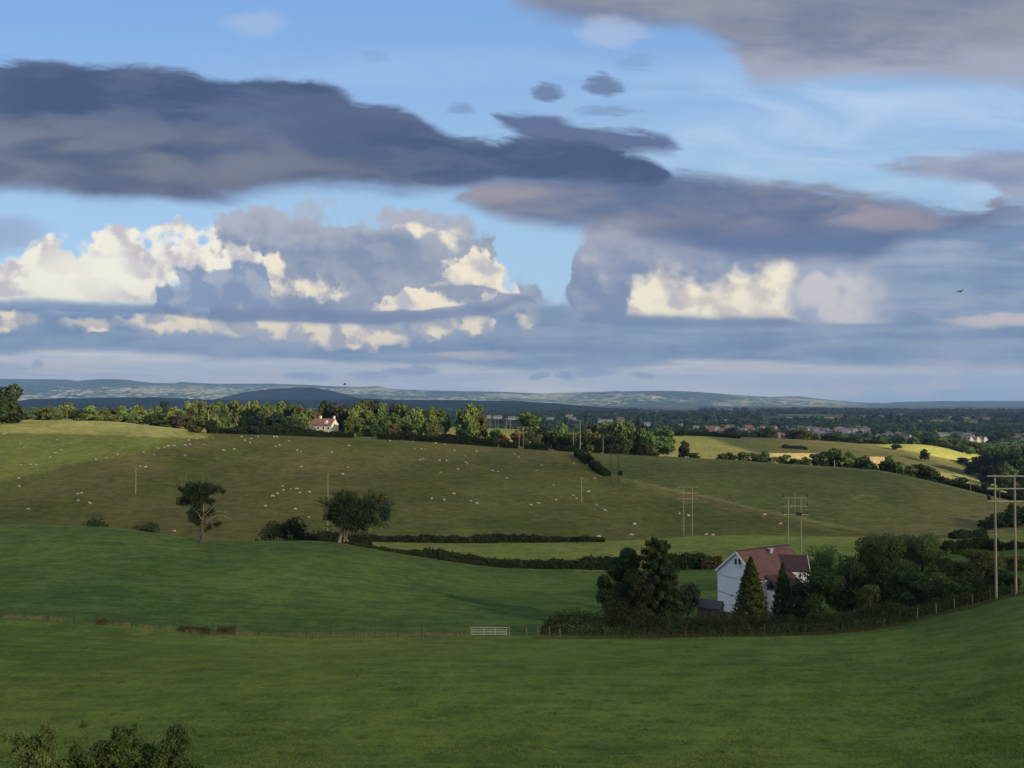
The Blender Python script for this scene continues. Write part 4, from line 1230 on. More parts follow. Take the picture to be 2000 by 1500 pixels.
# the tree line on the crest, from left to right: x, top, base, width, kind, leaf, distance
crest_trees = [
    (48, 800, 818, 34, 'full', Mi, 400), (74, 794, 818, 34, 'full', Mi, 410), (98, 791, 818, 30, 'full', Ol, 405), (130, 786, 818, 38, 'round', Li, 420), (112, 800, 819, 26, 'full', Mi, 395),
    (150, 798, 820, 28, 'full', D, 398), (176, 791, 821, 34, 'full', Li, 412), (160, 806, 821, 22, 'full', Mi, 392), (204, 795, 822, 26, 'full', Mi, 400), (224, 793, 823, 22, 'full', Ma, 412), (240, 792, 824, 24, 'tall', Li, 404),
    (193, 808, 822, 22, 'full', Li, 392), (218, 809, 823, 20, 'full', Ol, 390),
    (272, 791, 825, 40, 'full', Li, 408), (256, 804, 825, 18, 'full', Mi, 398), (300, 793, 826, 32, 'full', Mi, 430), (306, 806, 827, 42, 'full', D, 398), (322, 784, 826, 28, 'tall', Bl, 436), (338, 794, 828, 32, 'full', Li, 410),
    (352, 802, 829, 24, 'full', Ma, 402), (378, 796, 830, 30, 'full', Ma, 404), (364, 783, 826, 24, 'tall', Li, 440), (382, 782, 826, 24, 'tall', Li, 442), (399, 783, 826, 24, 'tall', Li, 441), (416, 785, 826, 24, 'tall', Li, 440),
    (433, 783, 826, 26, 'tall', Mi, 444), (448, 786, 826, 24, 'full', Mi, 448), (462, 782, 826, 26, 'tall', Ol, 446), (478, 784, 826, 26, 'full', Li, 448), (492, 782, 826, 26, 'tall', Li, 446),
    (388, 812, 852, 34, 'full', Ol, 366), (412, 820, 852, 26, 'full', D, 366), (432, 836, 850, 30, 'full', D, 372), (462, 834, 852, 44, 'full', D, 374), (500, 806, 852, 36, 'full', Bl, 376),
    (506, 786, 832, 32, 'tall', Li, 440), (522, 786, 834, 32, 'full', Mi, 430), (540, 784, 834, 34, 'full', Mi, 440), (556, 783, 834, 32, 'tall', Ma, 446), (574, 786, 834, 30, 'full', Mi, 440), (590, 788, 834, 28, 'full', Ol, 436),
    (524, 800, 846, 32, 'full', Ol, 396), (546, 804, 848, 44, 'full', Bl, 388), (572, 804, 846, 30, 'full', Mi, 396), (590, 806, 844, 28, 'full', Li, 400), (605, 797, 838, 30, 'full', Mi, 424), (620, 793, 832, 24, 'full', Ma, 436),
    (633, 782, 834, 28, 'spruce', D, 444), (648, 787, 834, 26, 'spruce', Ma, 440), (662, 788, 834, 34, 'full', Ma, 432), (676, 789, 834, 26, 'full', D, 444), (690, 788, 838, 28, 'full', Li, 426),
    (706, 780, 838, 40, 'full', Mi, 436), (722, 779, 838, 36, 'round', Ma, 444), (742, 783, 838, 30, 'tall', Mi, 440), (716, 798, 842, 32, 'round', Li, 412), (734, 805, 844, 34, 'full', Mi, 408), (752, 798, 842, 30, 'full', Mi, 420),
    (686, 811, 846, 26, 'round', Li, 394), (676, 829, 846, 12, 'conifer', Li, 392), (710, 828, 850, 30, 'full', Li, 392), (735, 829, 850, 34, 'full', Mi, 390), (758, 830, 852, 26, 'full', Mi, 392),
    (770, 787, 846, 34, 'full', Ma, 424), (790, 787, 848, 40, 'full', Mi, 416), (780, 806, 852, 34, 'full', Mi, 400), (768, 826, 852, 20, 'round', Or, 392), (802, 806, 852, 30, 'full', Li, 402), (815, 796, 846, 32, 'round', Li, 420), (796, 828, 855, 26, 'full', D, 390),
    (828, 803, 846, 22, 'tall', D, 424), (843, 797, 849, 36, 'conifer', Ol, 404), (855, 796, 844, 26, 'tall', Mi, 430), (868, 799, 844, 28, 'tall', Mi, 428), (815, 826, 848, 18, 'full', Mi, 405),
    (904, 794, 842, 28, 'tall', Mi, 424), (918, 788, 842, 34, 'tall', Li, 420), (932, 791, 842, 26, 'tall', Ol, 428), (942, 806, 842, 22, 'full', Ol, 430),
    (903, 835, 860, 28, 'full', D, 384), (916, 845, 860, 20, 'full', Mi, 386), (968, 838, 866, 26, 'full', Mi, 382), (985, 848, 868, 24, 'full', Or, 382), (956, 851, 864, 22, 'full', D, 378), (1008, 838, 866, 26, 'full', Or, 396), (1030, 842, 868, 28, 'full', Mi, 388),
    (1040, 801, 858, 58, 'full', Mi, 410), (1064, 832, 870, 36, 'full', D, 396), (1046, 848, 872, 30, 'full', Mi, 390), (1082, 842, 874, 26, 'full', D, 388), (1099, 825, 876, 34, 'full', Mi, 394), (1120, 842, 878, 30, 'full', Ol, 386),
    (1110, 850, 880, 24, 'full', D, 380), (1142, 838, 882, 32, 'full', Ol, 384), (1160, 842, 884, 32, 'full', Ol, 380), (1178, 848, 885, 28, 'full', Ol, 378), (1160, 822, 880, 26, 'full', Bl, 410), (1180, 822, 882, 36, 'full', Mi, 404), (1204, 822, 886, 42, 'full', Mi, 396),
    (1198, 846, 888, 30, 'full', D, 374), (1226, 824, 886, 38, 'full', Mi, 392), (1222, 848, 889, 34, 'full', Mi, 372), (1248, 836, 886, 34, 'full', Mi, 384), (1262, 842, 886, 28, 'full', Li, 382), (1284, 846, 888, 48, 'full', Mi, 376), (1297, 828, 860, 42, 'full', Mi, 470),
    (1337, 860, 894, 24, 'full', D, 366), (1352, 884, 897, 26, 'full', D, 362), (1262, 862, 888, 26, 'full', Ma, 370),
    # beyond the second hill
    (1408, 884, 906, 22, 'full', D, 384), (1428, 883, 906, 26, 'full', D, 386), (1452, 880, 906, 26, 'full', Mi, 386), (1472, 884, 906, 26, 'full', D, 384), (1492, 880, 908, 26, 'full', Mi, 386), (1510, 891, 908, 24, 'full', Mi, 376),
    (1532, 888, 908, 26, 'full', Mi, 378), (1552, 893, 910, 24, 'full', D, 374), (1572, 892, 912, 26, 'full', D, 374), (1592, 886, 914, 24, 'full', D, 376), (1606, 882, 915, 32, 'full', D, 376), (1632, 874, 916, 36, 'full', D, 378),
    (1652, 888, 916, 26, 'full', Ol, 374), (1668, 882, 918, 36, 'full', Mi, 374), (1690, 890, 920, 28, 'full', D, 370), (1704, 898, 922, 24, 'full', D, 366), (1732, 891, 922, 34, 'full', D, 366), (1752, 897, 926, 34, 'full', D, 364),
    (1769, 904, 928, 26, 'full', Li, 356), (1790, 904, 934, 30, 'full', Mi, 358), (1782, 914, 934, 30, 'full', Ol, 348), (1806, 906, 942, 36, 'full', D, 352), (1822, 912, 948, 34, 'full', D, 346), (1840, 930, 950, 16, 'full', D, 344), (1872, 932, 958, 34, 'full', D, 336), (1890, 944, 962, 28, 'full', D, 330),
    (1908, 946, 968, 26, 'full', D, 326), (1925, 941, 968, 18, 'full', D, 326), (1944, 956, 974, 30, 'full', D, 318), (1968, 962, 980, 34, 'full', D, 312), (1992, 965, 984, 34, 'full', D, 308),
    # on the third hill
    (1505, 832, 860, 32, 'full', Mi, 665), (1486, 842, 860, 26, 'full', D, 670), (1566, 834, 862, 34, 'full', Li, 665), (1548, 842, 862, 24, 'full', D, 668), (1584, 842, 862, 24, 'full', Mi, 668), (1618, 846, 864, 32, 'full', D, 664), (1642, 846, 868, 36, 'full', Mi, 662),
    (1664, 850, 870, 34, 'full', Mi, 660), (1684, 853, 872, 34, 'full', Mi, 658), (1704, 858, 874, 32, 'full', D, 652), (1722, 862, 875, 26, 'full', Bl, 648), (1750, 867, 878, 20, 'round', D, 600), (1807, 876, 888, 16, 'round', D, 560),
    (1908, 888, 912, 28, 'full', D, 570), (1880, 893, 908, 22, 'full', D, 580), (1900, 900, 922, 30, 'full', D, 545), (1920, 884, 940, 40, 'full', D, 540), (1940, 876, 946, 46, 'full', D, 530), (1962, 870, 950, 50, 'full', D, 535), (1988, 876, 956, 52, 'full', D, 520), (2012, 868, 960, 50, 'full', D, 525),
    (1950, 900, 958, 44, 'full', D, 505), (1978, 906, 966, 44, 'full', Mi, 490), (2000, 910, 975, 46, 'full', D, 470), (1928, 908, 948, 32, 'full', Bl, 512), (1974, 934, 972, 34, 'full', D, 430), (2004, 940, 980, 40, 'full', D, 410),
    # scrub behind the yellow field
    (1812, 853, 876, 26, 'full', D, 680), (1838, 853, 880, 30, 'full', Li, 690), (1862, 855, 884, 34, 'full', Mi, 690), (1884, 858, 888, 34, 'full', Li, 685), (1902, 862, 892, 34, 'full', Mi, 670), (1848, 864, 884, 26, 'full', Mi, 660), (1874, 868, 890, 28, 'full', Mi, 650), (1896, 872, 894, 24, 'full', Li, 640),
    (1930, 866, 895, 36, 'full', Li, 660), (1955, 870, 900, 36, 'full', Li, 655), (1978, 868, 900, 34, 'full', Mi, 660),
    # in the dip below the second hill, right
    (1925, 1012, 1046, 34, 'full', D, 226), (1945, 1002, 1046, 38, 'full', D, 228), (1968, 992, 1044, 44, 'full', D, 230), (1992, 984, 1040, 50, 'full', D, 232), (2016, 984, 1040, 50, 'full', D, 232),
    (8, 750, 822, 58, 'full', D, 352), (-20, 758, 824, 60, 'full', D, 350),
]
for a in crest_trees:
    far_tree(*a)


def hedge_mesh(pts, width, height, dens, size, leaf, seed, gap=0.0):
    """leafy mass along a line on the ground; pts = world points, height per point"""
    rng = np.random.default_rng(seed)
    P = np.array([(p[0], p[1]) for p in pts], float)
    seg = np.linalg.norm(np.diff(P, axis=0), axis=1)
    cum = np.concatenate([[0], np.cumsum(seg)])
    Lh = cum[-1]
    n = int(Lh * dens)
    s_ = rng.random(n) * Lh
    hx = np.interp(s_, cum, np.array(height, float) * np.ones(len(P)))
    bumps = 0.52 + 0.62 * hash_noise(s_ / (1.9 * np.mean(hx)), 0 * s_, seed) + 0.36 * hash_noise(s_ / (0.55 * np.mean(hx)), 0 * s_, seed + 1)
    bumps = bumps * np.where(rng.random(n) < 0.06, 1.22, 1.0)
    x = np.interp(s_, cum, P[:, 0])
    y = np.interp(s_, cum, P[:, 1])
    tx = np.gradient(np.interp(np.linspace(0, Lh, 60), cum, P[:, 0]))
    ty = np.gradient(np.interp(np.linspace(0, Lh, 60), cum, P[:, 1]))
    ii = np.clip((s_ / Lh * 59).astype(int), 0, 59)
    nx_, ny_ = ty[ii], -tx[ii]
    ln = np.hypot(nx_, ny_) + 1e-9
    nx_, ny_ = nx_ / ln, ny_ / ln
    th = rng.uniform(-0.1, math.pi + 0.1, n)
    r = 0.75 + 0.35 * rng.random(n)
    off = np.cos(th) * width / 2 * r * bumps
    z = np.abs(np.sin(th)) ** 0.6 * hx * r * bumps * 0.93
    low = rng.random(n) < 0.35
    z = np.where(low, rng.random(n) * hx * 0.8, z)
    off = np.where(low, np.sign(off) * width / 2 * (0.8 + 0.3 * rng.random(n)), off)
    X, Y = x + nx_ * off, y + ny_ * off
    Z = H(X, Y) + z
    keep = np.ones(n, bool)
    if gap:
        keep = hash_noise(s_ / 3.0, 0 * s_ + 3, seed + 2) > gap
    Pn = np.stack([X, Y, Z], 1)[keep]
    N = np.stack([nx_ * np.cos(th), ny_ * np.cos(th), np.sin(th) * 0.8], 1)[keep]
    V_, F_ = leaf_quads(Pn, N, size, rng)
    o0 = Vector((P[:, 0].mean(), P[:, 1].mean(), float(H(P[:1, 0], P[:1, 1])[0])))
    V_ = V_ - np.array(o0)
    return mesh_from('hedge', V_, F_, M[leaf]), o0


def hedge(px_pts, Ys, width, top, leaf, label, seed, size=None, dens=None, gap=0.0, name='hedge', cat='hedge', group=None):
    pts = [at_y(x, Y) if not isinstance(Y, tuple) else hit(x, Y[0], Y[1], Y[2]) for x, Y in zip(px_pts, Ys)]
    Ym = sum(p[1] for p in pts) / len(pts)
    size = size or Ym / F * 2 * 1.1
    dens = dens or min(420, 60 * 2.2 / size * (max(top) if isinstance(top, (list, tuple)) else top) * 0.5)
    me, o0 = hedge_mesh(pts, width, top, dens, size, leaf, seed, gap)
    o = link(name, me, None, o0)
    tag(o, label, cat, group)
    return o


YFm = lambda x: float(np.interp(x, _xs, [COLS[c][6][0] for c in _xs]))
YDm = lambda x: float(np.interp(x, _xs, [COLS[c][4][0] for c in _xs]))
YHm = lambda x: float(np.interp(x, _xs, [COLS[c][8][0] for c in _xs]))
xs1 = [700, 800, 900, 1000, 1100, 1180]
hedge(xs1, [YFm(x) - 1 for x in xs1], 2.0, [1.4, 1.6, 1.6, 1.6, 1.5, 1.0], 'leaf_hedge', 'long low dark hedge at the foot of the brown sheep hill', 1)
xs1 = [400, 460, 520, 600, 660, 720]
hedge(xs1, [178, 180, 182, 184, 188, 200], 2.2, [1.5, 2.2, 3.4, 3.6, 3.2, 2.0], 'leaf_hedge', 'dark hedge in the hollow between the half dead oak and the double tree', 2)
xs1 = [690, 740, 790, 830, 880, 950, 1050, 1130, 1190, 1230]
hedge(xs1, [YDm(x) + 2 for x in xs1], 2.0, [0.35, 0.5, 0.8, 1.7, 1.8, 1.9, 1.9, 2.0, 2.2, 2.2], 'leaf_hedge', 'thick dark hedge sloping across the middle green fields', 3)
xs1 = [1310, 1350, 1390]
hedge(xs1, [YDm(x) + 1 for x in xs1], 2.4, [3.0, 3.0, 2.2], 'leaf_hedge', 'dark leafy hedge between the conifer pair and the white house', 4)
xs1 = [1370, 1410]
hedge(xs1, [YDm(x) for x in xs1], 2.4, [2.2, 2.2], 'bramble', 'brown bramble hedge just left of the white house gable', 5)
xs1 = [428, 500, 580, 640, 690]
hedge(xs1, [372, 374, 376, 377, 378], 2.5, [2.8, 3.8, 3.8, 2.4, 2.4], 'leaf_dark', 'dark clipped hedge along the crest before the pink roofed cottage', 6)
xs1 = [738, 790, 850, 900, 940, 968]
hedge(xs1, [375, 375, 374, 373, 371, 369], 2.6, [2.4, 2.7, 3.0, 3.0, 2.8, 2.4], 'leaf_hedge', 'long black hedge along the crest right of the cottage', 7)
hedge([978, 1010], [369, 368], 2.4, 2.2, 'leaf_hedge', 'short black hedge piece on the crest left of the round tree', 8)
hedge([1025, 1050, 1070], [368, 367, 366], 2.6, 2.6, 'leaf_hedge', 'dark hedge mound with pale gaps below the big round crest tree', 9)
hedge([1090, 1122], [366, 364], 2.8, 2.6, 'leaf_hedge', 'dark bush like hedge piece at the corner of the crest', 10)
pth = [(1128, 890), (1142, 900), (1158, 912), (1172, 922), (1188, 930)]
hedge([p[0] for p in pth], [(p[1], 250, 420) for p in pth], 2.8, [2.6, 2.8, 2.4, 2.2, 1.4], 'leaf_dark', 'broken hedge of dark bushes running down the slope to the twin pole', 11, gap=0.2)
hedge([1290, 1350, 1400, 1442], [652, 650, 645, 625], 4.0, [3.2, 3.2, 3.2, 2.6], 'leaf_hedge', 'long dark hedge line at the top of the golden field', 12)
hedge([1820, 1860, 1910, 1960], [470, 462, 455, 450], 2.5, [1.8, 1.8, 1.6, 1.4], 'leaf_hedge', 'thin dark hedge above the pale green field on the right', 13)
hedge([1850, 1900, 1950, 2010], [315, 305, 297, 290], 2.6, [1.6, 2.0, 2.0, 2.0], 'leaf_hedge', 'dark hedge along the far edge of the second hill at right', 14)
hedge([1858, 1890, 1922], [212, 213, 214], 2.2, 1.7, 'leaf_hedge', 'dark hedge stub below the brown slope near the right edge', 15)
hedge([1840, 1880, 1920, 1950], [160, 160, 160, 158], 2.6, [2.4, 2.6, 2.6, 2.0], 'leaf_hedge', 'dark hedge behind the olive bushes left of the tall twin pole', 16)
hedge([1950, 1980, 2040], [157, 156, 155], 1.8, [1.2, 1.3, 1.3], 'leaf_hedge', 'low grey hedge crossing behind the tall twin pole', 17)
hedge([1528, 1575], [560, 556], 5.0, 1.6, 'leaf_hedge', 'small dark thicket strip on the third hill above the straw patch', 18)


def shrub(x, top, w, Y, leaf, label, n=3000, kind='full', seed=0, cat='bush', name='bush', size=None, group=None, trunk='bark'):
    """a near shrub or tree of a few thousand leaves: crown, trunk and limbs as parts"""
    g0 = at_y(x, Y)
    _, s_ = ray(x, top)
    h = CAMZ + s_ * Y - g0.z
    wd = w / F * Y * 1.06
    size = size or Y / F * 2 * 0.85
    P, N, rng = crown(kind, n, seed + 500)
    P = P * np.array([wd, wd, h])
    V_, F_ = leaf_quads(P, N, size, rng)
    root = link(name, None, None, g0 + Vector((0, 0, -0.1)), seed * 1.3)
    tag(root, label, cat, group)
    link('crown', mesh_from('crown', V_, F_, M[leaf]), root)
    r0 = max(0.05, 0.028 * h)
    mb = MB().tube([(0, 0, -0.2), (0.02 * wd, 0, 0.3 * h), (0, 0.02 * wd, 0.6 * h), (0, 0, 0.9 * h)], [r0, r0 * 0.75, r0 * 0.45, r0 * 0.1], 8)
    mb.build('trunk', M[trunk], root)
    if kind not in ('conifer', 'spruce'):
        limbs(MB(), h, wd, 0.22 * h, random.Random(seed), 7, r0).build('limb', M[trunk], root)
    return root


# shrubs in the hollow behind the left mound
shrub(187, 1007, 60, 186, 'leaf_dark', 'low dark thicket behind the green mound, leftmost of two', 2200, seed=1)
shrub(286, 1014, 56, 182, 'leaf_dark', 'low dark thicket behind the green mound, just left of the half dead oak', 2200, seed=2)
shrub(535, 1012, 62, 176, 'leaf_hedge', 'left half of the big black thicket beside the double tree', 2600, seed=3)
shrub(575, 1006, 62, 176, 'leaf_hedge', 'right half of the big black thicket beside the double tree', 2600, seed=4)
shrub(1212, 918, 10, 306, 'leaf_dark', 'tiny dark bush beside the foot of the dark twin pole', 400, seed=5)
shrub(1236, 938, 12, 300, 'leaf_dark', 'tiny dark tuft on the track just right of the dark twin pole', 400, seed=6)
# around the white house
grove = [
    (1214, 1046, 88, 101, 'tall', 'leaf_dark', 'tall dark broadleaf tree, left of the pair by the garden hedge', 9000, 'tree', 'tree'),
    (1285, 1048, 112, 98, 'spruce', 'leaf_dark', 'tall drooping dark conifer, right of the pair by the garden hedge', 15000, 'conifer', 'conifer'),
    (1192, 1118, 66, 97, 'full', 'leaf_dark', 'dark bush at the foot of the tall broadleaf tree', 3500, 'bush', 'bush'),
    (1244, 1110, 76, 95, 'full', 'leaf_hedge', 'dark bush between the feet of the tall tree pair', 3500, 'bush', 'bush'),
    (1343, 1138, 56, 107, 'round', 'leaf_blue', 'small rounded garden tree left of the wooden shed', 3200, 'tree', 'tree'),
    (1467, 1086, 74, 103, 'conifer', 'leaf_gold', 'large golden green cypress before the white gable', 9000, 'conifer', 'conifer'),
    (1530, 1097, 48, 105, 'conifer', 'leaf_gold', 'slender golden cypress before the white house wing', 6000, 'conifer', 'conifer'),
    (1600, 1060, 70, 134, 'full', 'leaf_mid', 'green bushy tree behind the right end of the house roof', 4000, 'tree', 'tree'),
    (1560, 1140, 40, 103, 'full', 'leaf_hedge', 'blackish bush hiding the house wing foot', 2500, 'bush', 'bush'),
    (1600, 1104, 92, 102, 'full', 'leaf_dark', 'broad rounded tree just right of the house wing', 7000, 'tree', 'tree'),
    (1664, 1086, 84, 104, 'full', 'leaf_dark', 'dark rounded tree, second right of the house wing', 6000, 'tree', 'tree'),
    (1684, 1050, 76, 124, 'full', 'leaf_dark', 'leaning dark tree between the house and the tallest garden tree', 4500, 'tree', 'tree'),
    (1738, 1030, 96, 122, 'round', 'leaf_mid', 'tallest leafy garden tree with bare twigs showing', 8000, 'tree', 'tree'),
    (1800, 1036, 100, 120, 'full', 'leaf_mid', 'wide leafy garden tree right of the tallest one', 8000, 'tree', 'tree'),
    (1728, 1084, 66, 104, 'full', 'leaf_dark', 'dark blue green tree under the tallest garden tree', 5000, 'tree', 'tree'),
    (1782, 1112, 84, 99, 'full', 'leaf_dark', 'dark bushy tree by the bend of the field fence', 6000, 'tree', 'tree'),
    (1700, 1140, 44, 98, 'full', 'leaf_mid', 'green bush in the dark gap of the garden trees', 3000, 'bush', 'bush'),
    (1836, 1108, 70, 98, 'full', 'leaf_mid', 'mid green bush above the pale fence posts', 4500, 'bush', 'bush'),
    (1868, 1084, 76, 103, 'full', 'leaf_dark', 'dark bush left of the tall twin pole', 5000, 'bush', 'bush'),
    (1918, 1072, 80, 110, 'full', 'leaf_olive', 'olive willow bush behind the left leg of the tall twin pole', 5000, 'bush', 'bush'),
    (1908, 1124, 84, 95, 'full', 'leaf_dark', 'low dark bush at the foot of the tall twin pole', 4500, 'bush', 'bush'),
    (1958, 1114, 56, 94, 'full', 'leaf_hedge', 'dark scrub between the two legs of the tall twin pole', 3000, 'bush', 'bush'),
    (1990, 1084, 60, 112, 'full', 'leaf_olive', 'pale brown scrub right of the tall twin pole', 2600, 'bush', 'bush'),
]
for i, (x, top, w, Y, kind, leaf, lab, n, nm, cat) in enumerate(grove):
    shrub(x, top, w * (1.22 if x > 1590 else 1.08), Y, leaf, lab, int(n * (2.4 if x < 1330 else 1.7)), kind, 20 + i, cat, nm)
xs1 = [1062, 1090, 1130, 1180, 1240, 1300, 1360, 1420, 1480, 1540, 1600, 1660, 1720, 1760]
hedge(xs1, [90.5, 90, 89.5, 89, 88.5, 88, 88, 88, 88, 88, 88, 88, 88.5, 89], 2.4, [1.0, 2.0, 2.7, 2.7, 2.6, 2.4, 2.1, 2.0, 2.0, 2.1, 2.2, 2.2, 2.2, 2.0], 'leaf_hedge', 'long overgrown garden hedge at the foot of the house and its trees', 30, size=0.085, dens=700)
xs1 = [1340, 1400, 1450]
hedge(xs1, [96, 96, 96], 1.6, [1.6, 1.5, 1.5], 'leaf_dark', 'low green garden hedge in front of the wooden shed', 31, size=0.085, dens=500)
xs1 = [1760, 1800, 1850, 1900, 1950, 1985]
hedge(xs1, [90, 90.5, 91, 91, 91, 90.5], 2.4, [1.6, 1.6, 1.5, 1.3, 1.1, 0.8], 'leaf_dark', 'rising overgrown hedge behind the pale fence posts', 32, size=0.085, dens=620)


def branchy(name, blobs, branches, trunkpath, Y, leaf, bark, label, cat, n, x0, leaf_size=None, dead=(), seed=3, parts=None):
    """a tree given by its masses and boughs on the photo at distance Y, with real depth"""
    g0 = at_y(x0, Y)
    rng = np.random.default_rng(seed)

    def W(x, y, dy=0.0):
        a, s_ = ray(x, y)
        Yp = Y + dy
        return Vector((a * Yp, Yp, CAMZ + s_ * Yp)) - g0
    k = Y / F
    root = link(name, None, None, g0)
    tag(root, label, cat)
    groups = {}
    for b in blobs:
        groups.setdefault(b[5] if len(b) > 5 else leaf, []).append(b)
    for lf_, bs in groups.items():
        L = []
        for b in bs:
            cx, cy_, rx, ry = b[:4]
            nsub = max(9, int(rx * ry / 13))
            for i in range(nsub):
                u = rng.normal(size=3)
                u /= np.linalg.norm(u)
                r_ = rng.random() ** 0.5 * 0.85
                c = W(cx + u[0] * rx * r_, cy_ + u[1] * ry * r_, (b[4] if len(b) > 4 else 0) + u[2] * rx * k * r_)
                s_ = rng.uniform(0.34, 0.60) * min(rx, ry) * k
                L.append((c.x, c.y, c.z, s_ * 1.15, s_ * 1.15, s_))
        P, N = lobes_points(L, int(n * len(bs) / len(blobs)), rng, 0.5)
        V_, F_ = leaf_quads(P, N, leaf_size or k * 2 * 0.8, rng)
        link('crown', mesh_from('crown', V_, F_, M[lf_]), root)
    for tp in trunkpath:
        mb = MB().tube([W(x, y, dy) for x, y, dy, r in tp], [r * k for x, y, dy, r in tp], 9)
        mb.build('trunk', M[bark], root)
    for br_ in branches:
        pts = [W(x, y, dy) for x, y, dy, r in br_]
        MB().tube(pts, [r * k * (0.62 if name == 'oak_tree' else 0.9) for x, y, dy, r in br_], 6).build('branch', M['deadwood' if name == 'oak_tree' else bark], root)
    return root


q = lambda X, Y_: (320 + X / 8.333, 900 + Y_ / 8.333)


def br(*p):
    return [(q(X, Y_)[0], q(X, Y_)[1], dy, r) for X, Y_, dy, r in p]


branchy('oak_tree',
        [(*q(420, 460), 22, 13, 0), (*q(640, 470), 24, 16, 0), (*q(850, 460), 20, 10, 0.5), (*q(560, 500), 26, 16, 0.8), (*q(480, 560), 22, 15, -0.8), (*q(960, 500), 8, 4, 0.5), (*q(250, 450), 10, 6, 0), (*q(370, 640), 18, 14, 0), (*q(560, 620), 18, 14, -0.4), (*q(520, 740), 16, 11, 0),
         (*q(450, 880), 15, 12, 0), (*q(560, 930), 17, 13, 0.8), (*q(840, 1010), 15, 9, 0), (*q(700, 1110), 9, 13, 0.8), (*q(520, 1010), 12, 8, 0.8), (*q(720, 640), 10, 9, 0.4), (*q(780, 800), 13, 9, 0.6), (*q(700, 880), 13, 10, 1.0), (*q(800, 650), 11, 8, -0.4), (*q(730, 370), 8, 6, 0)],
        [br((640, 1000, 0, 2.2), (560, 860, 0, 1.5), (430, 700, 0, 1.0), (330, 560, 0, .6), (250, 470, 0, .3)), br((640, 960, 0, 2.0), (650, 800, 0, 1.6), (640, 600, 0, 1.0), (660, 380, 0, .6), (630, 280, 0, .45), (600, 235, 0, .2)),
         br((636, 290, 0, .35), (672, 225, 0, .15)), br((650, 900, 0, 2.0), (720, 830, -.5, 1.5), (800, 745, -.8, 1.0), (880, 690, -1, .7), (985, 680, -1, .5), (1095, 688, -1, .25)), br((630, 1010, 0, 2.0), (700, 975, -1, 1.5), (760, 930, -1.2, .9), (880, 885, -1.5, .8), (950, 885, -1.5, .7), (1040, 930, -1.5, .6), (1150, 985, -1.5, .35)),
         br((900, 810, -1, .6), (960, 830, -1, .5), (1020, 850, -1, .4), (1095, 858, -1, .2)), br((760, 880, -1, .8), (900, 810, -1, .5)), br((840, 380, 0, .7), (870, 320, 0, .5), (930, 308, 0, .4), (985, 300, 0, .2)), br((300, 440, 0, .7), (290, 330, 0, .5), (280, 255, 0, .2)),
         br((330, 420, 0, .6), (355, 260, 0, .5), (372, 180, 0, .25)), br((370, 220, 0, .3), (400, 150, 0, .15)), br((750, 400, 0, .5), (748, 290, 0, .35), (765, 240, 0, .15)), br((1020, 850, -1, .3), (1010, 800, -1, .15)), br((1080, 950, -1.5, .3), (1150, 900, -1.5, .15))],
        [br((640, 1325, 0, 7.5), (640, 1290, 0, 6.0), (636, 1220, 0, 4.6), (630, 1190, 0, 2.9), (612, 1060, 0, 2.4), (630, 960, 0, 2.0), (645, 820, 0, 1.3)), br((575, 1240, 0, 2.4), (585, 1150, 0, 1.2), (600, 1040, 0, 1.0))],
        150, 'leaf_dark', 'bark_mid', 'half dead oak with bare antler branches on the edge of the green mound', 'tree', 14000, 397)
q = lambda X, Y_: (590 + X / 9.375, 920 + Y_ / 9.375)
branchy('spreading_tree',
        [(*q(330, 530), 10, 6, 0), (*q(460, 560), 14, 9, 0), (*q(650, 460), 20, 11, 0), (*q(850, 380), 20, 8, 0), (*q(900, 560), 26, 20, 0), (*q(600, 720), 24, 20, 0), (*q(850, 800), 30, 24, -0.5), (*q(1050, 900), 24, 20, 0), (*q(480, 880), 12, 10, 0), (*q(1100, 1000), 18, 12, 0), (*q(760, 960), 20, 9, 0), (*q(680, 980), 24, 9, -0.6), (*q(950, 1030), 28, 9, -0.6), (*q(1150, 880), 20, 15, -0.4), (*q(1290, 860), 14, 13, 0.6), (*q(560, 800), 20, 14, -0.6), (*q(760, 640), 26, 18, -0.8), (*q(1230, 620), 20, 20, 1.0), (*q(1300, 950), 17, 12, 1.6), (*q(900, 1085), 26, 8, 0),
         (*q(1180, 700), 20, 24, 1.5, 'leaf_blue'), (*q(1380, 520), 22, 22, 2.5, 'leaf_olive'), (*q(1520, 700), 16, 26, 2.5, 'leaf_blue'), (*q(1500, 900), 12, 14, 2.5, 'leaf_blue'), (*q(1250, 420), 20, 11, 2.5, 'leaf_olive'), (*q(1100, 1140), 20, 9, 2, 'leaf_blue')],
        [br((740, 1100, 0, 3), (640, 900, 0, 2), (480, 620, 0, 1), (300, 520, 0, .4)), br((760, 1090, 0, 3), (860, 850, 0, 2), (900, 500, 0, 1)), br((780, 1080, 0, 2.5), (1000, 900, 0, 1.5), (1300, 700, 1, .6))],
        [br((680, 1345, 0, 4.2), (690, 1260, 0, 3.4), (720, 1150, 0, 3.0), (750, 1040, 0, 2.6)), br((770, 1290, .6, 2.0), (775, 1200, .4, 1.6), (765, 1080, 0, 1.6)), br((845, 1285, .8, 1.8), (805, 1250, .6, 1.5), (825, 1120, .4, 1.5), (830, 1040, 0, 1.2))],
        164, 'leaf_hedge', 'bark_pale', 'big dark double tree with leaning pale trunks and willowy right side', 'tree', 24000, 664)


# ------------------------------------------------------------------ the white house
def frame_obj(o, ex, ey, org):
    """orient: local x along ex, local y along ey"""
    o.matrix_world = Matrix(((ex.x, ey.x, 0, org.x), (ex.y, ey.y, 0, org.y), (0, 0, 1, org.z), (0, 0, 0, 1)))


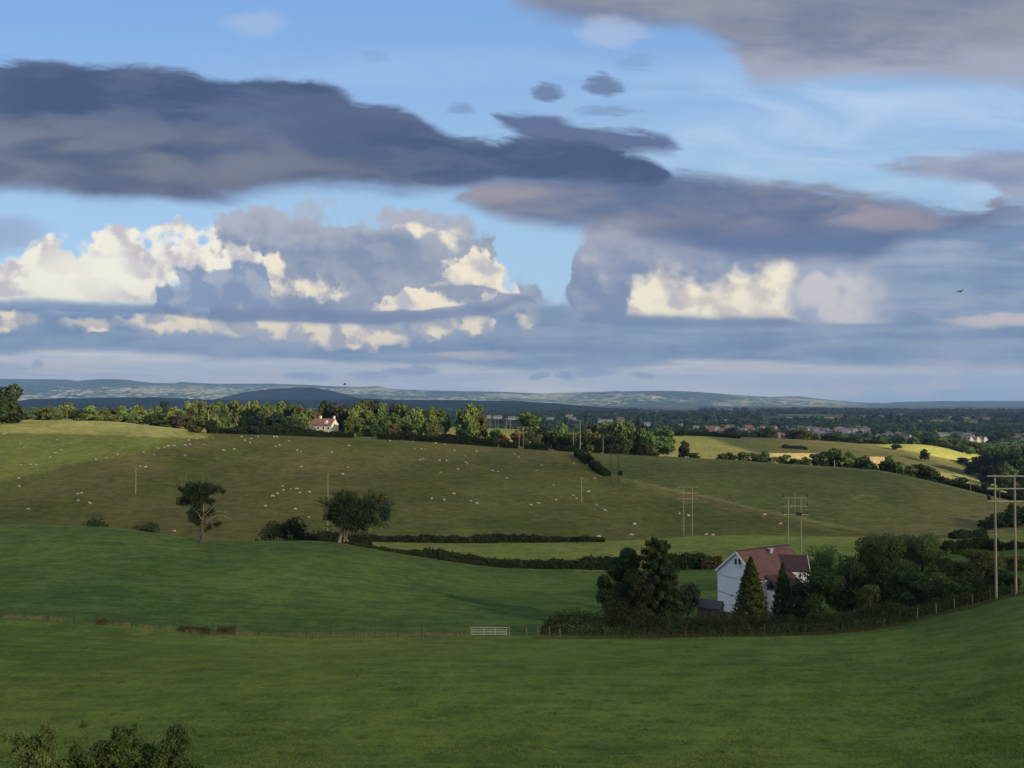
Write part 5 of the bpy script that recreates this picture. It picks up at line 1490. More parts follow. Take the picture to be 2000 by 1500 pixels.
apx = ray(1439.6, 1078.4)
rdg = ray(1538.0, 1066.4)
HY = 115.0
A0 = Vector((apx[0] * HY, HY, CAMZ + apx[1] * HY))
HY2 = HY * apx[1] / rdg[1]
A1 = Vector((rdg[0] * HY2, HY2, A0.z))
ex = (A1 - A0)
RL = ex.length
ex.normalize()
ey = Vector((-ex.y, ex.x, 0))              # towards the hidden far side
HW = 3.93
eave = 3.17
zg = min(Hs(A0.x + ey.x * k, A0.y + ey.y * k) for k in (-4, 0, 4)) - 0.2
zgr = Hs(A0.x, A0.y)
hh = A0.z - zgr                            # apex above ground
he = hh - eave                             # eaves above ground
house = link('white_house', None)
tag(house, 'white gabled house with red brown tiled roof among dark garden trees', 'house')
frame_obj(house, ex, ey, Vector((A0.x, A0.y, zgr)))
dn_ = -1.2
mb = MB()
mb.hull([(0, -HW, dn_), (0, HW, dn_), (0, HW, he), (0, 0, hh - 0.06), (0, -HW, he), (RL, -HW, dn_), (RL, HW, dn_), (RL, HW, he), (RL, 0, hh - 0.06), (RL, -HW, he)],
        [(0, 4, 3, 2, 1), (5, 6, 7, 8, 9), (0, 5, 9, 4), (1, 2, 7, 6), (4, 9, 8, 3), (2, 3, 8, 7), (0, 1, 6, 5)])
mb.build('wall', M['white'], house)
nrm = math.hypot(HW, eave)
ov, oh, th = 0.30, 0.22, 0.16


def roof_plane(mb, side, x0, x1, hw, z_r, z_e, ov_, th_, m_=0):
    dz_ = (z_r - z_e) / hw * ov_
    y0, y1 = 0.0, side * (hw + ov_)
    P = [(x0, y0, z_r), (x1, y0, z_r), (x1, y1, z_e - dz_), (x0, y1, z_e - dz_)]
    P = P + [(p[0], p[1], p[2] + th_) for p in P]
    F_ = [(0, 1, 2, 3), (7, 6, 5, 4), (0, 4, 5, 1), (1, 5, 6, 2), (2, 6, 7, 3), (3, 7, 4, 0)]
    if side > 0:
        F_ = [f[::-1] for f in F_]
    mb.hull(P, F_, m_)


for s_ in (-1, 1):
    mb = MB()
    roof_plane(mb, s_, -oh, RL + oh, HW, hh, he, ov, th)
    rp = mb.build('roof', M['tile'], house)
MB().box((RL / 2, 0, hh + th + 0.02), (RL + 2 * oh, 0.26, 0.12)).build('ridge_tile', M['tile_dark'], house)
for s_ in (-1, 1):                         # bargeboards on the gable, fascia under the eaves
    mb = MB()
    p0, p1 = Vector((-oh - 0.03, 0, hh + 0.02)), Vector((-oh - 0.03, s_ * (HW + ov), he - eave / HW * ov + 0.02))
    for q_ in (0,):
        n_ = Vector((0, s_ * eave, HW)).normalized()
        mb.hull([p0 - n_ * 0.12, p1 - n_ * 0.12, p1 + n_ * 0.10, p0 + n_ * 0.10] + [v + Vector((-0.05, 0, 0)) for v in (p0 - n_ * 0.12, p1 - n_ * 0.12, p1 + n_ * 0.10, p0 + n_ * 0.10)],
                [(0, 1, 2, 3), (7, 6, 5, 4), (0, 4, 5, 1), (1, 5, 6, 2), (2, 6, 7, 3), (3, 7, 4, 0)])
    mb.build('bargeboard', M['white'], house)
MB().box((RL / 2, -HW - ov + 0.06, he - eave / HW * ov - 0.22), (RL + 0.3, 0.10, 0.42)).build('fascia', M['cream'], house)
MB().tube([(-0.05, -HW - ov - 0.08, he - 0.18), (RL, -HW - ov - 0.08, he - 0.18)], [0.06, 0.06], 6).build('gutter', M['white'], house)
# string courses and fine boarding on the gable
zc1 = CAMZ + ray(1402, 1121)[1] * 118.4 - zgr
zc2 = CAMZ + ray(1402, 1154)[1] * 118.4 - zgr
for z_ in (zc1, zc2):
    MB().box((-0.03, 0, z_), (0.045, 2 * HW + 0.04, 0.09)).build('band', M['band'], house)
for s_ in (-1, 1):
    MB().box((-0.028, s_ * (HW - 0.06), (he + dn_) / 2), (0.05, 0.14, he - dn_ - 0.1)).build('corner_board', M['white'], house)
nb_ = int((hh - 0.2) / 0.36)
for i in range(nb_):
    z_ = 0.15 + i * 0.36
    w_ = 2 * HW if z_ < he else 2 * HW * (hh - z_ - 0.12) / eave
    if w_ > 0.5 and abs(z_ - zc1) > 0.12 and abs(z_ - zc2) > 0.12:
        MB().hull([(-0.002, -w_ / 2 + .1, z_), (-0.002, w_ / 2 - .1, z_), (-0.002, w_ / 2 - .1, z_ + 0.34), (-0.002, -w_ / 2 + .1, z_ + 0.34), (-0.022, -w_ / 2 + .1, z_), (-0.022, w_ / 2 - .1, z_)],
                  [(0, 1, 5, 4), (4, 5, 2, 3)]).build('board', M['white'], house)


def window(parent, c, w, h_, nrm_axis='x', sgn=-1, fr='white', bars=1, d=0.05):
    """frame with panes set in it; c = centre on the wall face"""
    def bx(mb, a, z, sa, sz, dep, off):
        if nrm_axis == 'x':
            mb.box((c[0] + sgn * off, c[1] + a, c[2] + z), (dep, sa, sz))
        else:
            mb.box((c[0] + a, c[1] + sgn * off, c[2] + z), (sa, dep, sz))
    mb = MB()
    t_ = 0.07
    for a, z, sa, sz in ((-w / 2, 0, t_, h_ + t_), (w / 2, 0, t_, h_ + t_), (0, -h_ / 2, w + t_, t_), (0, h_ / 2, w + t_, t_)):
        bx(mb, a, z, sa, sz, 0.09, 0.035)
    for b in range(bars):
        bx(mb, -w / 2 + w * (b + 1) / (bars + 1), 0, 0.05, h_, 0.08, 0.035)
    f_ = mb.build('window', M[fr], parent)
    mb = MB()
    bx(mb, 0, 0, w, h_, 0.02, 0.02)
    mb.build('pane', M['glass'], f_)
    mb = MB()
    bx(mb, 0, -h_ / 2 - 0.09, w + 0.3, 0.06, 0.16, 0.07)
    mb.build('sill', M['white'], f_)
    return f_


def on_gable(x, y):
    """local y,z of the gable wall at a photo point"""
    a_, s_ = ray(x, y)
    # line X=aY meets A0 + t*ey
    t_ = (a_ * A0.y - A0.x) / (ey.x - a_ * ey.y)
    Yp = A0.y + t_ * ey.y
    return t_, CAMZ + s_ * Yp - zgr


for xa, xb in ((1434.8, 1440.2), (1442.4, 1448.0)):
    ya, za = on_gable(xa, 1091)
    yb_, zb_ = on_gable(xb, 1103.5)
    window(house, (0, (ya + yb_) / 2, (za + zb_) / 2), abs(ya - yb_) + 0.02, (za - zb_) * 1.12, bars=0)
yw, zw = on_gable(1439, 1180)
mb = MB().box((-0.03, yw, 1.0), (0.05, 0.85, 2.0))
dr = mb.build('door', M['white'], house)
MB().box((-0.07, yw + 0.3, 1.0), (0.05, 0.12, 0.04)).build('handle', M['steel'], dr)
MB().tube([(-0.12, yw - 0.75, he - 3.2), (-0.12, yw - 0.75, 0.0)], [0.05, 0.05], 6).build('downpipe', M['grey'], house)
MB().box((-0.1, on_gable(1430, 1163)[0], on_gable(1430, 1163)[1]), (0.14, 0.22, 0.16)).build('wall_lamp', M['plastic_dark'], house)
xv = 5.8
MB().box((xv, -0.75, hh - 0.25), (0.55, 0.45, 0.55)).box((xv, -0.75, hh + 0.08), (0.8, 0.65, 0.10)).build('roof_vent', M['grey'], house)
# front wall windows under the eaves
window(house, (6.9, -HW, he - 1.15), 1.1, 0.8, 'y', -1, bars=1)
window(house, (2.2, -HW, he - 1.35), 1.2, 1.0, 'y', -1, bars=1)
# cross wing: lower ridge running to the right
w1 = ray(1520.5, 1084.5)
w2 = ray(1573.0, 1086.3)
WY = 117.3
W0 = Vector((w1[0] * WY, WY, CAMZ + w1[1] * WY))
WY2 = WY * w1[1] / w2[1]
W1 = Vector((w2[0] * WY2, WY2, W0.z))
wx = W1 - W0
wl = wx.length
wx.normalize()
wy = Vector((-wx.y, wx.x, 0))
wing = link('wing', None, house)
Mw = Matrix(((wx.x, wy.x, 0, W0.x), (wx.y, wy.y, 0, W0.y), (0, 0, 1, zgr), (0, 0, 0, 1)))
hz2 = W0.z - zgr
ww, we = 2.1, hz2 - 1.55


def wing_part(name, mb, mat_):
    o = mb.build(name, mat_, house)
    o.matrix_parent_inverse = Matrix.Identity(4)
    o.matrix_local = house.matrix_world.inverted() @ Mw
    return o


bpy.data.objects.remove(wing)
mb = MB()
mb.hull([(-1.0, -ww, dn_), (-1.0, ww, dn_), (-1.0, ww, we), (-1.0, 0, hz2 - 0.05), (-1.0, -ww, we), (wl, -ww, dn_), (wl, ww, dn_), (wl, ww, we), (wl, 0, hz2 - 0.05), (wl, -ww, we)],
        [(0, 4, 3, 2, 1), (5, 6, 7, 8, 9), (0, 5, 9, 4), (1, 2, 7, 6), (4, 9, 8, 3), (2, 3, 8, 7), (0, 1, 6, 5)])
wing_part('wall', mb, M['white'])
for s_ in (-1, 1):
    mb = MB()
    roof_plane(mb, s_, -0.3, wl + 0.22, ww, hz2, we, 0.28, 0.14)
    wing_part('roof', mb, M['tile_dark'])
    mb = MB()
    n_ = Vector((0, s_ * 1.55, ww)).normalized()
    p0, p1 = Vector((wl + 0.23, 0, hz2 + 0.02)), Vector((wl + 0.23, s_ * (ww + 0.34), we - 1.55 / ww * 0.34 + 0.02))
    Pn = [p0 - n_ * 0.2, p1 - n_ * 0.2, p1 + n_ * 0.14, p0 + n_ * 0.14]
    mb.hull(Pn + [v + Vector((0.06, 0, 0)) for v in Pn], [(0, 1, 2, 3), (7, 6, 5, 4), (0, 4, 5, 1), (1, 5, 6, 2), (2, 6, 7, 3), (3, 7, 4, 0)])
    wing_part('bargeboard', mb, M['cream'])
# lean-to with a dark tiled roof along the front
lz1 = CAMZ + ray(1500, 1126)[1] * 110.5 - zgr
mb = MB()
y0_, y1_ = -HW, -HW - 2.6
lz1 -= 0.35
xa_, xb_ = 1.4, 6.6
P = [(xa_, y0_, lz1), (xb_, y0_, lz1), (xb_, y1_, lz1 - 1.9), (xa_, y1_, lz1 - 1.9)]
P = P + [(p[0], p[1], p[2] + 0.13) for p in P]
mb.hull(P, [(0, 1, 2, 3), (7, 6, 5, 4), (0, 4, 5, 1), (1, 5, 6, 2), (2, 6, 7, 3), (3, 7, 4, 0)])
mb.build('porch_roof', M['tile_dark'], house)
MB().box(((xa_ + xb_) / 2, -HW - 1.25, (lz1 - 1.7 + dn_) / 2 - 0.1), (xb_ - xa_ - 0.3, 2.3, lz1 - 1.9 - dn_)).build('porch_wall', M['white'], house)

# ------------------------------------------------------------------ shed, bin
sx = at_y(1388, 107.0)
shed = link('garden_shed', None, None, sx, math.radians(-28))
tag(shed, 'small wooden garden shed with grey roof at the foot of the white gable', 'shed')
sw_, sl_, sh_, sr_ = 1.9, 3.0, 1.95, 0.75
mb = MB().hull([(sl_ / 2, -sw_ / 2, -0.3), (sl_ / 2, sw_ / 2, -0.3), (sl_ / 2, sw_ / 2, sh_), (sl_ / 2, 0, sh_ + sr_), (sl_ / 2, -sw_ / 2, sh_), (-sl_ / 2, -sw_ / 2, -0.3), (-sl_ / 2, sw_ / 2, -0.3), (-sl_ / 2, sw_ / 2, sh_), (-sl_ / 2, 0, sh_ + sr_), (-sl_ / 2, -sw_ / 2, sh_)],
               [(0, 1, 2, 3, 4), (9, 8, 7, 6, 5), (0, 4, 9, 5), (1, 6, 7, 2), (4, 3, 8, 9), (3, 2, 7, 8)])
mb.build('wall', M['shed_wood'], shed)
for s_ in (-1, 1):
    mb = MB()
    roof_plane(mb, s_, -sl_ / 2 - .12, sl_ / 2 + .12, sw_ / 2, sh_ + sr_ + .02, sh_ + .02, 0.15, 0.05)
    mb.build('roof', M['slate'], shed)
for i in range(9):
    yy = -sw_ / 2 + 0.1 + i * (sw_ - 0.2) / 8
    MB().box((sl_ / 2 + 0.012, yy, sh_ / 2 - 0.1 + 0.3 * (1 - abs(yy) / (sw_ / 2))), (0.024, 0.195, sh_ + 0.2 + 0.62 * (1 - abs(yy) / (sw_ / 2)))).build('board', M['shed_wood'], shed)
MB().box((sl_ / 2 + 0.035, -0.25, 0.45), (0.03, 0.8, 0.9)).build('door_panel', M['plastic_blue'], shed)
bxp = at_y(1415, 108.0)
bin_ = link('wheelie_bin', None, None, bxp, math.radians(-20))
tag(bin_, 'dark wheelie bin between the shed and the white gable', 'bin')
MB().hull([(-.24, -.27, 0.06), (.24, -.27, 0.06), (.24, .27, 0.06), (-.24, .27, 0.06), (-.32, -.33, 1.0), (.32, -.33, 1.0), (.32, .36, 1.0), (-.32, .36, 1.0)],
          [(0, 3, 2, 1), (4, 5, 6, 7), (0, 1, 5, 4), (1, 2, 6, 5), (2, 3, 7, 6), (3, 0, 4, 7)]).build('body', M['plastic_dark'], bin_)
MB().box((0, 0.02, 1.04), (0.70, 0.76, 0.07)).tube([(-0.25, 0.42, 1.0), (0.25, 0.42, 1.0)], [0.02, 0.02], 6).build('lid', M['plastic_dark'], bin_)
for s_ in (-1, 1):
    MB().tube([(s_ * .27, .28, .1), (s_ * .33, .28, .1)], [.1, .1], 10).build('wheel', M['plastic_dark'], bin_)


# ------------------------------------------------------------------ small houses far off
def cottage(name, label, cat, loc, rotz, l, w, h, r, wall, roof, nwin=3, chim=1, group=None, hip=0.0, dormer=0):
    root = link(name, None, None, loc, rotz)
    tag(root, label, cat, group)
    mb = MB().hull([(-l / 2, -w / 2, -2), (l / 2, -w / 2, -2), (l / 2, w / 2, -2), (-l / 2, w / 2, -2), (-l / 2, -w / 2, h), (l / 2, -w / 2, h), (l / 2, w / 2, h), (-l / 2, w / 2, h), (-l / 2, 0, h + r - .05), (l / 2, 0, h + r - .05)],
                   [(0, 1, 5, 4), (2, 3, 7, 6), (1, 2, 6, 9, 5), (3, 0, 4, 8, 7), (4, 5, 9, 8), (6, 7, 8, 9)])
    mb.build('wall', M['render_wall' if (wall == 'white' and name == 'town_house') else wall], root)
    mb = MB()
    for s_ in (-1, 1):
        roof_plane(mb, s_, -l / 2 - .25, l / 2 + .25, w / 2, h + r, h, 0.35, 0.15)
    rf = mb.build('roof', M[roof], root)
    for c_ in range(chim):
        xx = l / 2 - 0.5 if c_ == 0 else -l * 0.2
        MB().box((xx, 0, h + r + 0.5), (0.8, 0.8, 1.6)).box((xx, 0, h + r + 1.32), (0.95, 0.95, 0.12)).build('chimney', M[wall], rf)
    for i in range(nwin):
        xx = -l / 2 + l * (i + 0.5) / nwin
        for zz in ([h * 0.28, h * 0.76] if h > 4 else [h * 0.55]):
            fr = MB().box((xx, -w / 2 - 0.03, zz), (1.2, 0.06, 1.25)).build('window', M['white'], root)
            MB().box((xx, -w / 2 - 0.065, zz), (0.98, 0.02, 1.03)).build('pane', M['glass'], fr)
    for i in range(dormer):
        xx = l * 0.22 - i * l * 0.4
        MB().hull([(xx - .9, -w / 2 + .3, h + .1), (xx + .9, -w / 2 + .3, h + .1), (xx + .9, -w / 2 + .3, h + 1.3), (xx, -w / 2 + .3, h + 2.1), (xx - .9, -w / 2 + .3, h + 1.3), (xx - .9, 0, h + .1), (xx + .9, 0, h + .1), (xx + .9, 0, h + 1.3), (xx, 0, h + 2.1), (xx - .9, 0, h + 1.3)],
                  [(0, 1, 2, 3, 4), (9, 8, 7, 6, 5), (0, 4, 9, 5), (1, 6, 7, 2), (4, 3, 8, 9), (3, 2, 7, 8)]).build('dormer', M[wall], rf)
    return root


g0 = at_y(634, 404)
_, s_ = ray(634, 817)
cottage('cottage', 'pale cottage with pink tiled roof and tall end chimney on the crest', 'house', g0 + Vector((0, 0, 1.6)), math.radians(-24), 12.5, 6.0, 3.4, 3.0, 'cream', 'roof_red', 4, 2, dormer=1)
g0 = at_y(609, 403)
cottage('outhouse', 'small cream outhouse half hidden left of the pink roofed cottage', 'house', g0, math.radians(60), 6, 4.5, 2.6, 2.2, 'cream', 'roof_far', 1, 0)
g0 = at_y(1843, 345)
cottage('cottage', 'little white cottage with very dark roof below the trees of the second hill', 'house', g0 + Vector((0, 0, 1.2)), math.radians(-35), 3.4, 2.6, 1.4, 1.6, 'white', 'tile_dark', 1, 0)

rh = random.Random(8)
# town houses: x, base y, distance, length, storeys height, roof, wall, turn
town = [(1900, 862, 1150, 24, 6.0, 'roof_far', 'brick_tan', 4), (1945, 865, 1130, 16, 5.0, 'roof_far', 'brick_tan', -8), (1868, 862, 1160, 14, 5, 'roof_far', 'brick_tan', 6), (1846, 862, 1165, 12, 4.6, 'roof_far', 'brick_tan', -12),
        (1812, 862, 1180, 15, 5.2, 'roof_far', 'brick_tan', 14), (1785, 863, 1190, 13, 5, 'roof_far', 'cream', 0), (1762, 862, 1200, 15, 5.2, 'roof_far', 'brick_tan', 5), (1735, 862, 1210, 14, 5, 'roof_far', 'brick_tan', -5), (1708, 862, 1215, 12, 5, 'roof_far', 'brick_tan', 20),
        (1690, 858, 1300, 10, 5, 'roof_pale', 'white', 30), (1985, 866, 1120, 16, 5, 'roof_far', 'brick_tan', 3), (1520, 852, 1270, 12, 5, 'roof_red', 'brick_red', 40), (1532, 854, 1250, 11, 5, 'roof_pale', 'white', -30), (1545, 852, 1290, 10, 5, 'roof_far', 'brick_red', 10),
        (1600, 848, 1350, 16, 4, 'roof_pale', 'grey', 5), (1625, 846, 1400, 14, 5, 'roof_pale', 'white', -10), (1632, 846, 1390, 7, 7, 'roof_red', 'brick_red', 10), (1650, 843, 1450, 18, 4, 'roof_pale', 'white', 0), (1668, 842, 1480, 12, 5, 'roof_pale', 'white', 14), (1690, 841, 1500, 20, 4, 'roof_pale', 'grey', 2),
        (1600, 842, 1480, 20, 4, 'roof_pale', 'grey', 0), (1640, 839, 1560, 24, 4, 'roof_pale', 'white', 2), (1580, 838, 1540, 12, 5, 'roof_far', 'grey', 20), (1360, 838, 1500, 15, 5, 'roof_pale', 'white', 24), (1330, 834, 1580, 9, 5, 'roof_pale', 'white', 0), (1386, 839, 1470, 17, 6, 'roof_red', 'brick_red', 0),
        (1398, 838, 1500, 12, 5, 'roof_pale', 'grey', 10), (1425, 837, 1520, 17, 6, 'roof_red', 'brick_tan', 8), (1438, 840, 1480, 10, 5, 'roof_pale', 'white', -12), (1484, 841, 1460, 12, 5, 'roof_pale', 'white', 30), (1490, 836, 1540, 10, 5, 'roof_far', 'white', 0), (1462, 836, 1560, 14, 5, 'roof_red', 'brick_red', 6),
        (1264, 828, 1700, 12, 3, 'roof_pale', 'grey', 0), (1182, 822, 1900, 34, 3, 'roof_pale', 'grey', 2), (1075, 818, 2050, 18, 3, 'roof_pale', 'grey', 6), (1118, 818, 2040, 18, 3, 'roof_pale', 'grey', 0), (1212, 820, 1950, 18, 6, 'roof_far', 'brick_red', 0), (1112, 812, 2500, 22, 5, 'roof_far', 'brick_tan', 0),
        (972, 815, 2100, 22, 4, 'roof_pale', 'white', 4), (955, 814, 2150, 12, 4, 'roof_pale', 'white', 0), (1000, 817, 2060, 20, 4, 'roof_pale', 'white', 0), (1560, 846, 1400, 12, 5, 'roof_far', 'white', 4), (1548, 842, 1480, 11, 5, 'roof_far', 'brick_red', 30), (1575, 848, 1380, 11, 5, 'roof_far', 'cream', -20),
        (1588, 852, 1290, 11, 5, 'roof_far', 'white', 10), (1513, 846, 1370, 11, 5, 'roof_red', 'brick_red', 60), (1452, 841, 1450, 10, 5, 'roof_far', 'cream', 0), (1674, 850, 1350, 12, 5, 'roof_pale', 'grey', -20), (1730, 853, 1300, 12, 5, 'roof_far', 'white', 0), (1960, 853, 1300, 10, 5, 'roof_pale', 'white', 0), (1420, 824, 2100, 14, 6, 'roof_pale', 'white', 0),
        (1404, 811, 3400, 16, 14, 'roof_pale', 'cream', 0)]
TW = {'brick_tan': 'tan brick', 'cream': 'cream', 'white': 'white', 'grey': 'grey', 'brick_red': 'red brick'}
RW = {'roof_far': 'dark roof', 'roof_pale': 'pale roof', 'roof_red': 'red roof'}
for i, (x, yb, Y, l, h, rf, wl_, rot) in enumerate(town):
    g0 = at_y(x, Y)
    z0 = CAMZ + ray(x, yb)[1] * Y
    o = cottage('town_house', 'x', 'house', Vector((g0.x, g0.y, max(g0.z, z0 - 2))), math.radians(rot), l * 1.05, 7.5, h, 3.0, wl_, rf, 0 if i > 11 else 4, 1 if i < 12 else 0, dormer=0)
    later(o, f"{TW[wl_]} house with {RW[rf]}", 'house', 'houses of the far town', x, yb)
for i in range(75):
    x = rh.choice([rh.uniform(1500, 1720), rh.uniform(1380, 1760), rh.uniform(1700, 2010)])
    Y = rh.uniform(1180, 1650) if x < 1720 else rh.uniform(1120, 1350)
    g0 = at_y(x, Y)
    wl_, rf = rh.choice([('white', 'roof_pale'), ('grey', 'roof_pale'), ('cream', 'roof_far'), ('brick_red', 'roof_red'), ('brick_tan', 'roof_far'), ('white', 'roof_far')])
    o = cottage('town_house', 'x', 'house', g0 + Vector((0, 0, rh.uniform(1.5, 4.5))), math.radians(rh.uniform(-60, 60)), rh.uniform(8, 15), 7.5, rh.uniform(4, 5.5), 2.8, wl_, rf, 0, 0)
    town.append((x, 0, Y, 12))
    later(o, f"{TW[wl_]} house with {RW[rf]}", 'house', 'houses of the far town', x, project(g0.x, g0.y, g0.z)[1])
# the gabled terrace
g0 = at_y(1908, 1135)
gt = link('gabled_terrace', None, None, g0 + Vector((0, 0, 1)), 0)
tag(gt, 'long cream terrace with three pointed gables in the town at right', 'house')
MB().box((0, 0, 2.0), (32, 7, 8)).build('wall', M['brick_tan'], gt)
mb = MB()
for s_ in (-1, 1):
    roof_plane(mb, s_, -16.4, 16.4, 3.5, 9.4, 6.05, .4, .2)
mb.build('roof', M['roof_far'], gt)
for xx in (-10, 0, 10):
    MB().hull([(xx - 2.6, -4.6, -1), (xx + 2.6, -4.6, -1), (xx + 2.6, -4.6, 6), (xx, -4.6, 10), (xx - 2.6, -4.6, 6), (xx - 2.6, -1, -1), (xx + 2.6, -1, -1), (xx + 2.6, -1, 6), (xx, -1, 10), (xx - 2.6, -1, 6)],
              [(0, 1, 2, 3, 4), (9, 8, 7, 6, 5), (0, 4, 9, 5), (1, 6, 7, 2), (4, 3, 8, 9), (3, 2, 7, 8)]).build('gable', M['cream'], gt)


# ------------------------------------------------------------------ poles
def pole(x, base, top, label, Y=None, arm=0.0, r=0.13, mat_='pole', cat='utility pole', arms=(0.3,), rng_=(150, 700), rot=0.0, group='single line poles'):
    g0 = hit(x, base, *rng_) if Y is None else at_y(x, Y)
    h = CAMZ + ray(x, top)[1] * g0.y - g0.z
    root = link('utility_pole', None, None, g0, rot)
    tag(root, label, cat, group)
    MB().tube([(0, 0, -0.5), (0, 0, h)], [r, r * 0.7], 7).build('post', M[mat_], root)
    if arm:
        for z_ in arms:
            a_ = MB().box((0, -r, h - z_), (arm, 0.10, 0.12)).build('crossarm', M[mat_], root)
            for s_ in (-.46, 0, .46):
                MB().tube([(s_ * arm, -r, h - z_ + .06), (s_ * arm, -r, h - z_ + .32)], [.045, .03], 6).build('insulator', M['insulator'], a_)
    return root


pole(265, 965, 912, 'lone pale pole standing on the left hillside', r=0.16)
pole(640, 1000, 923, 'thin pole rising behind the big dark double tree', Y=215, r=0.12)
pole(1136, 981, 932, 'thin pole with a short crossbar in the middle of the sheep hillside', arm=1.4, r=0.13)
pole(1133, 892, 820, 'tall crest pole right of the big round tree', Y=352, arm=3.0, r=0.22)
pole(1120, 886, 838, 'faint pole among the crest trees left of the tall crest pole', Y=366, r=0.12)
pole(1386, 897, 868, 'pale pole with a tee top on the golden field edge', Y=352, arm=2.6, arms=(0.1,), r=0.2)
pole(1339, 858, 851, 'short pale pole at the top of the golden field', Y=560, arm=2.0, arms=(0.1,), r=0.16)
pole(1508, 908, 884, 'short pale pole beside the dark bushes right of the pale tee pole', Y=345, r=0.14)
pole(1630, 915, 898, 'short pole under the dark tree of the second hill with a pale round top', Y=336, r=0.16)
pole(1896, 965, 930, 'slim pale pole on the far edge of the second hill', Y=286, r=0.11)
pole(1953, 996, 960, 'slim pale pole behind the left leg of the tall twin pole', Y=265, r=0.10)
pole(1856, 952, 934, 'slim pole just right of the little dark roofed cottage', Y=330, r=0.12)
pole(1909, 915, 893, 'far slim pole at the end of the yellow field', Y=560, r=0.16)
pole(407, 826, 801, 'pale tee topped pole before the row of tall bright trees', Y=430, arm=2.2, arms=(0.1,), r=0.16)
pole(1178, 900, 846, 'brown pole among the crest trees above the dark twin pole', Y=362, r=0.14)


def hpole(xl, xr, bl, br_, top, arm_ys, ax0, ax1, label, Y=None, r=0.15, mat_='pole', ins=(), rng_=(60, 600), box=None, spike=None, group='twin poles carrying the power line'):
    gl_ = hit(xl, bl, *rng_) if Y is None else at_y(xl, Y)
    Yp = gl_.y
    gr_ = at_y(xr, Yp)
    root = link('twin_pole', None, None, gl_)
    tag(root, label, 'power line pole', group)
    k = Yp / F
    zt = CAMZ + ray(xl, top)[1] * Yp
    for gg in (gl_, gr_):
        MB().tube([(gg.x - gl_.x, 0, gg.z - gl_.z - .5), (gg.x - gl_.x, 0, zt - gl_.z)], [r, r * 0.75], 9).build('post', M[mat_], root)
    for ya in arm_ys:
        za = CAMZ + ray(xl, ya)[1] * Yp - gl_.z
        x0_, x1_ = (ax0 - xl) * k, (ax1 - xl) * k
        a_ = MB().box(((x0_ + x1_) / 2, -r - .05, za), (x1_ - x0_, .12, max(.12, r * 0.9))).build('crossarm', M[mat_], root)
        for xi in ins:
            MB().tube([((xi - xl) * k, -r - .05, za + .05), ((xi - xl) * k, -r - .05, za + .55), ((xi - xl) * k, -r - .05, za + .75)], [.11, .13, .04], 7).build('insulator', M['insulator'], a_)
    if box:
        bxx, byy, bw, bh = box
        MB().box(((bxx - xl) * k, -r - .3, CAMZ + ray(xl, byy)[1] * Yp - gl_.z), (bw * k, .5, bh * k)).build('switch_box', M['insulator'], root)
    if spike:
        sx_, s0_, s1_ = spike
        MB().tube([((sx_ - xl) * k, 0.1, CAMZ + ray(xl, s0_)[1] * Yp - gl_.z), ((sx_ - xl) * k, 0.1, CAMZ + ray(xl, s1_)[1] * Yp - gl_.z)], [.06, .05], 6).build('lightning_rod', M[mat_], root)
    return root


hpole(1946, 1984.5, 1119, 1166, 927, (929.5, 954, 978.5), 1929, 2062, 'tallest twin pole with three wide crossarms at the right edge', Y=88, r=0.125, ins=(), box=(1930, 971, 3, 9), group=None)
hpole(1540, 1565, 1062, 1062, 975, (972.5, 988.5, 1004.5), 1528, 1579, 'triple armed twin pole rising behind the white house roof', Y=176, r=0.14, ins=(1530, 1577), box=(1560, 1003, 8, 7), spike=(1554, 962, 1008))
hpole(1335.5, 1352.5, 1046, 1044, 951, (951, 963, 974), 1324, 1364, 'slim twin pole at the foot of the brown hillside', rng_=(195, 260), r=0.12)
hpole(1193.5, 1208.5, 943, 943, 870, (870, 879, 886), 1186, 1216, 'dark twin pole where the downhill hedge ends', rng_=(240, 330), r=0.13, mat_='pole_dark')
hpole(1014, 1022, 873, 873, 833, (834, 838, 844), 1008, 1030, 'far twin pole left of the big round crest tree', Y=372, r=0.14)
hpole(950, 957, 830, 830, 817, (818, 824), 944, 962, 'smallest distant twin pole right of the tall cypress clump', Y=640, r=0.17)
hpole(989, 997, 838, 838, 816, (818, 823, 828), 985, 1000, 'distant pale twin pole between the cypress clump and the round tree', Y=620, r=0.18)
hpole(968, 974, 832, 832, 819, (820,), 965, 977, 'distant brown twin pole between two pale ones on the skyline', Y=630, r=0.13)

# ------------------------------------------------------------------ field gate and fence
YG = 88.5
gL, gR = at_y(921, YG), at_y(990, YG)
gate = link('field_gate', None, None, gL)
tag(gate, 'pale galvanised field gate in the wire fence', 'gate')
gl_ = (gR - gL).length
ang = math.atan2(gR.y - gL.y, gR.x - gL.x)
gate.rotation_euler = (0, 0, ang)
slope_ = (gR.z - gL.z) / gl_
for z_ in (0.12, 0.30, 0.47, 0.66, 0.90):
    MB().tube([(0.02, 0, z_), (gl_ - .02, 0, z_ + slope_ * gl_)], [0.028, 0.028], 7).build('rail', M['steel'], gate)
for f_ in (0.0, 0.345, 0.67, 1.0):
    xx = 0.02 + f_ * (gl_ - .04)
    MB().tube([(xx, -.02, 0.06 + slope_ * xx), (xx, -.02, 0.93 + slope_ * xx)], [0.03, 0.03], 7).build('upright', M['steel'], gate)
for xx, zz in ((-0.22, gL.z), (gl_ + 0.22, gR.z)):
    MB().tube([(xx, 0, -.4 + zz - gL.z), (xx, 0, 1.05 + zz - gL.z)], [0.09, 0.08], 8).build('gate_post', M['post_pale'], gate)


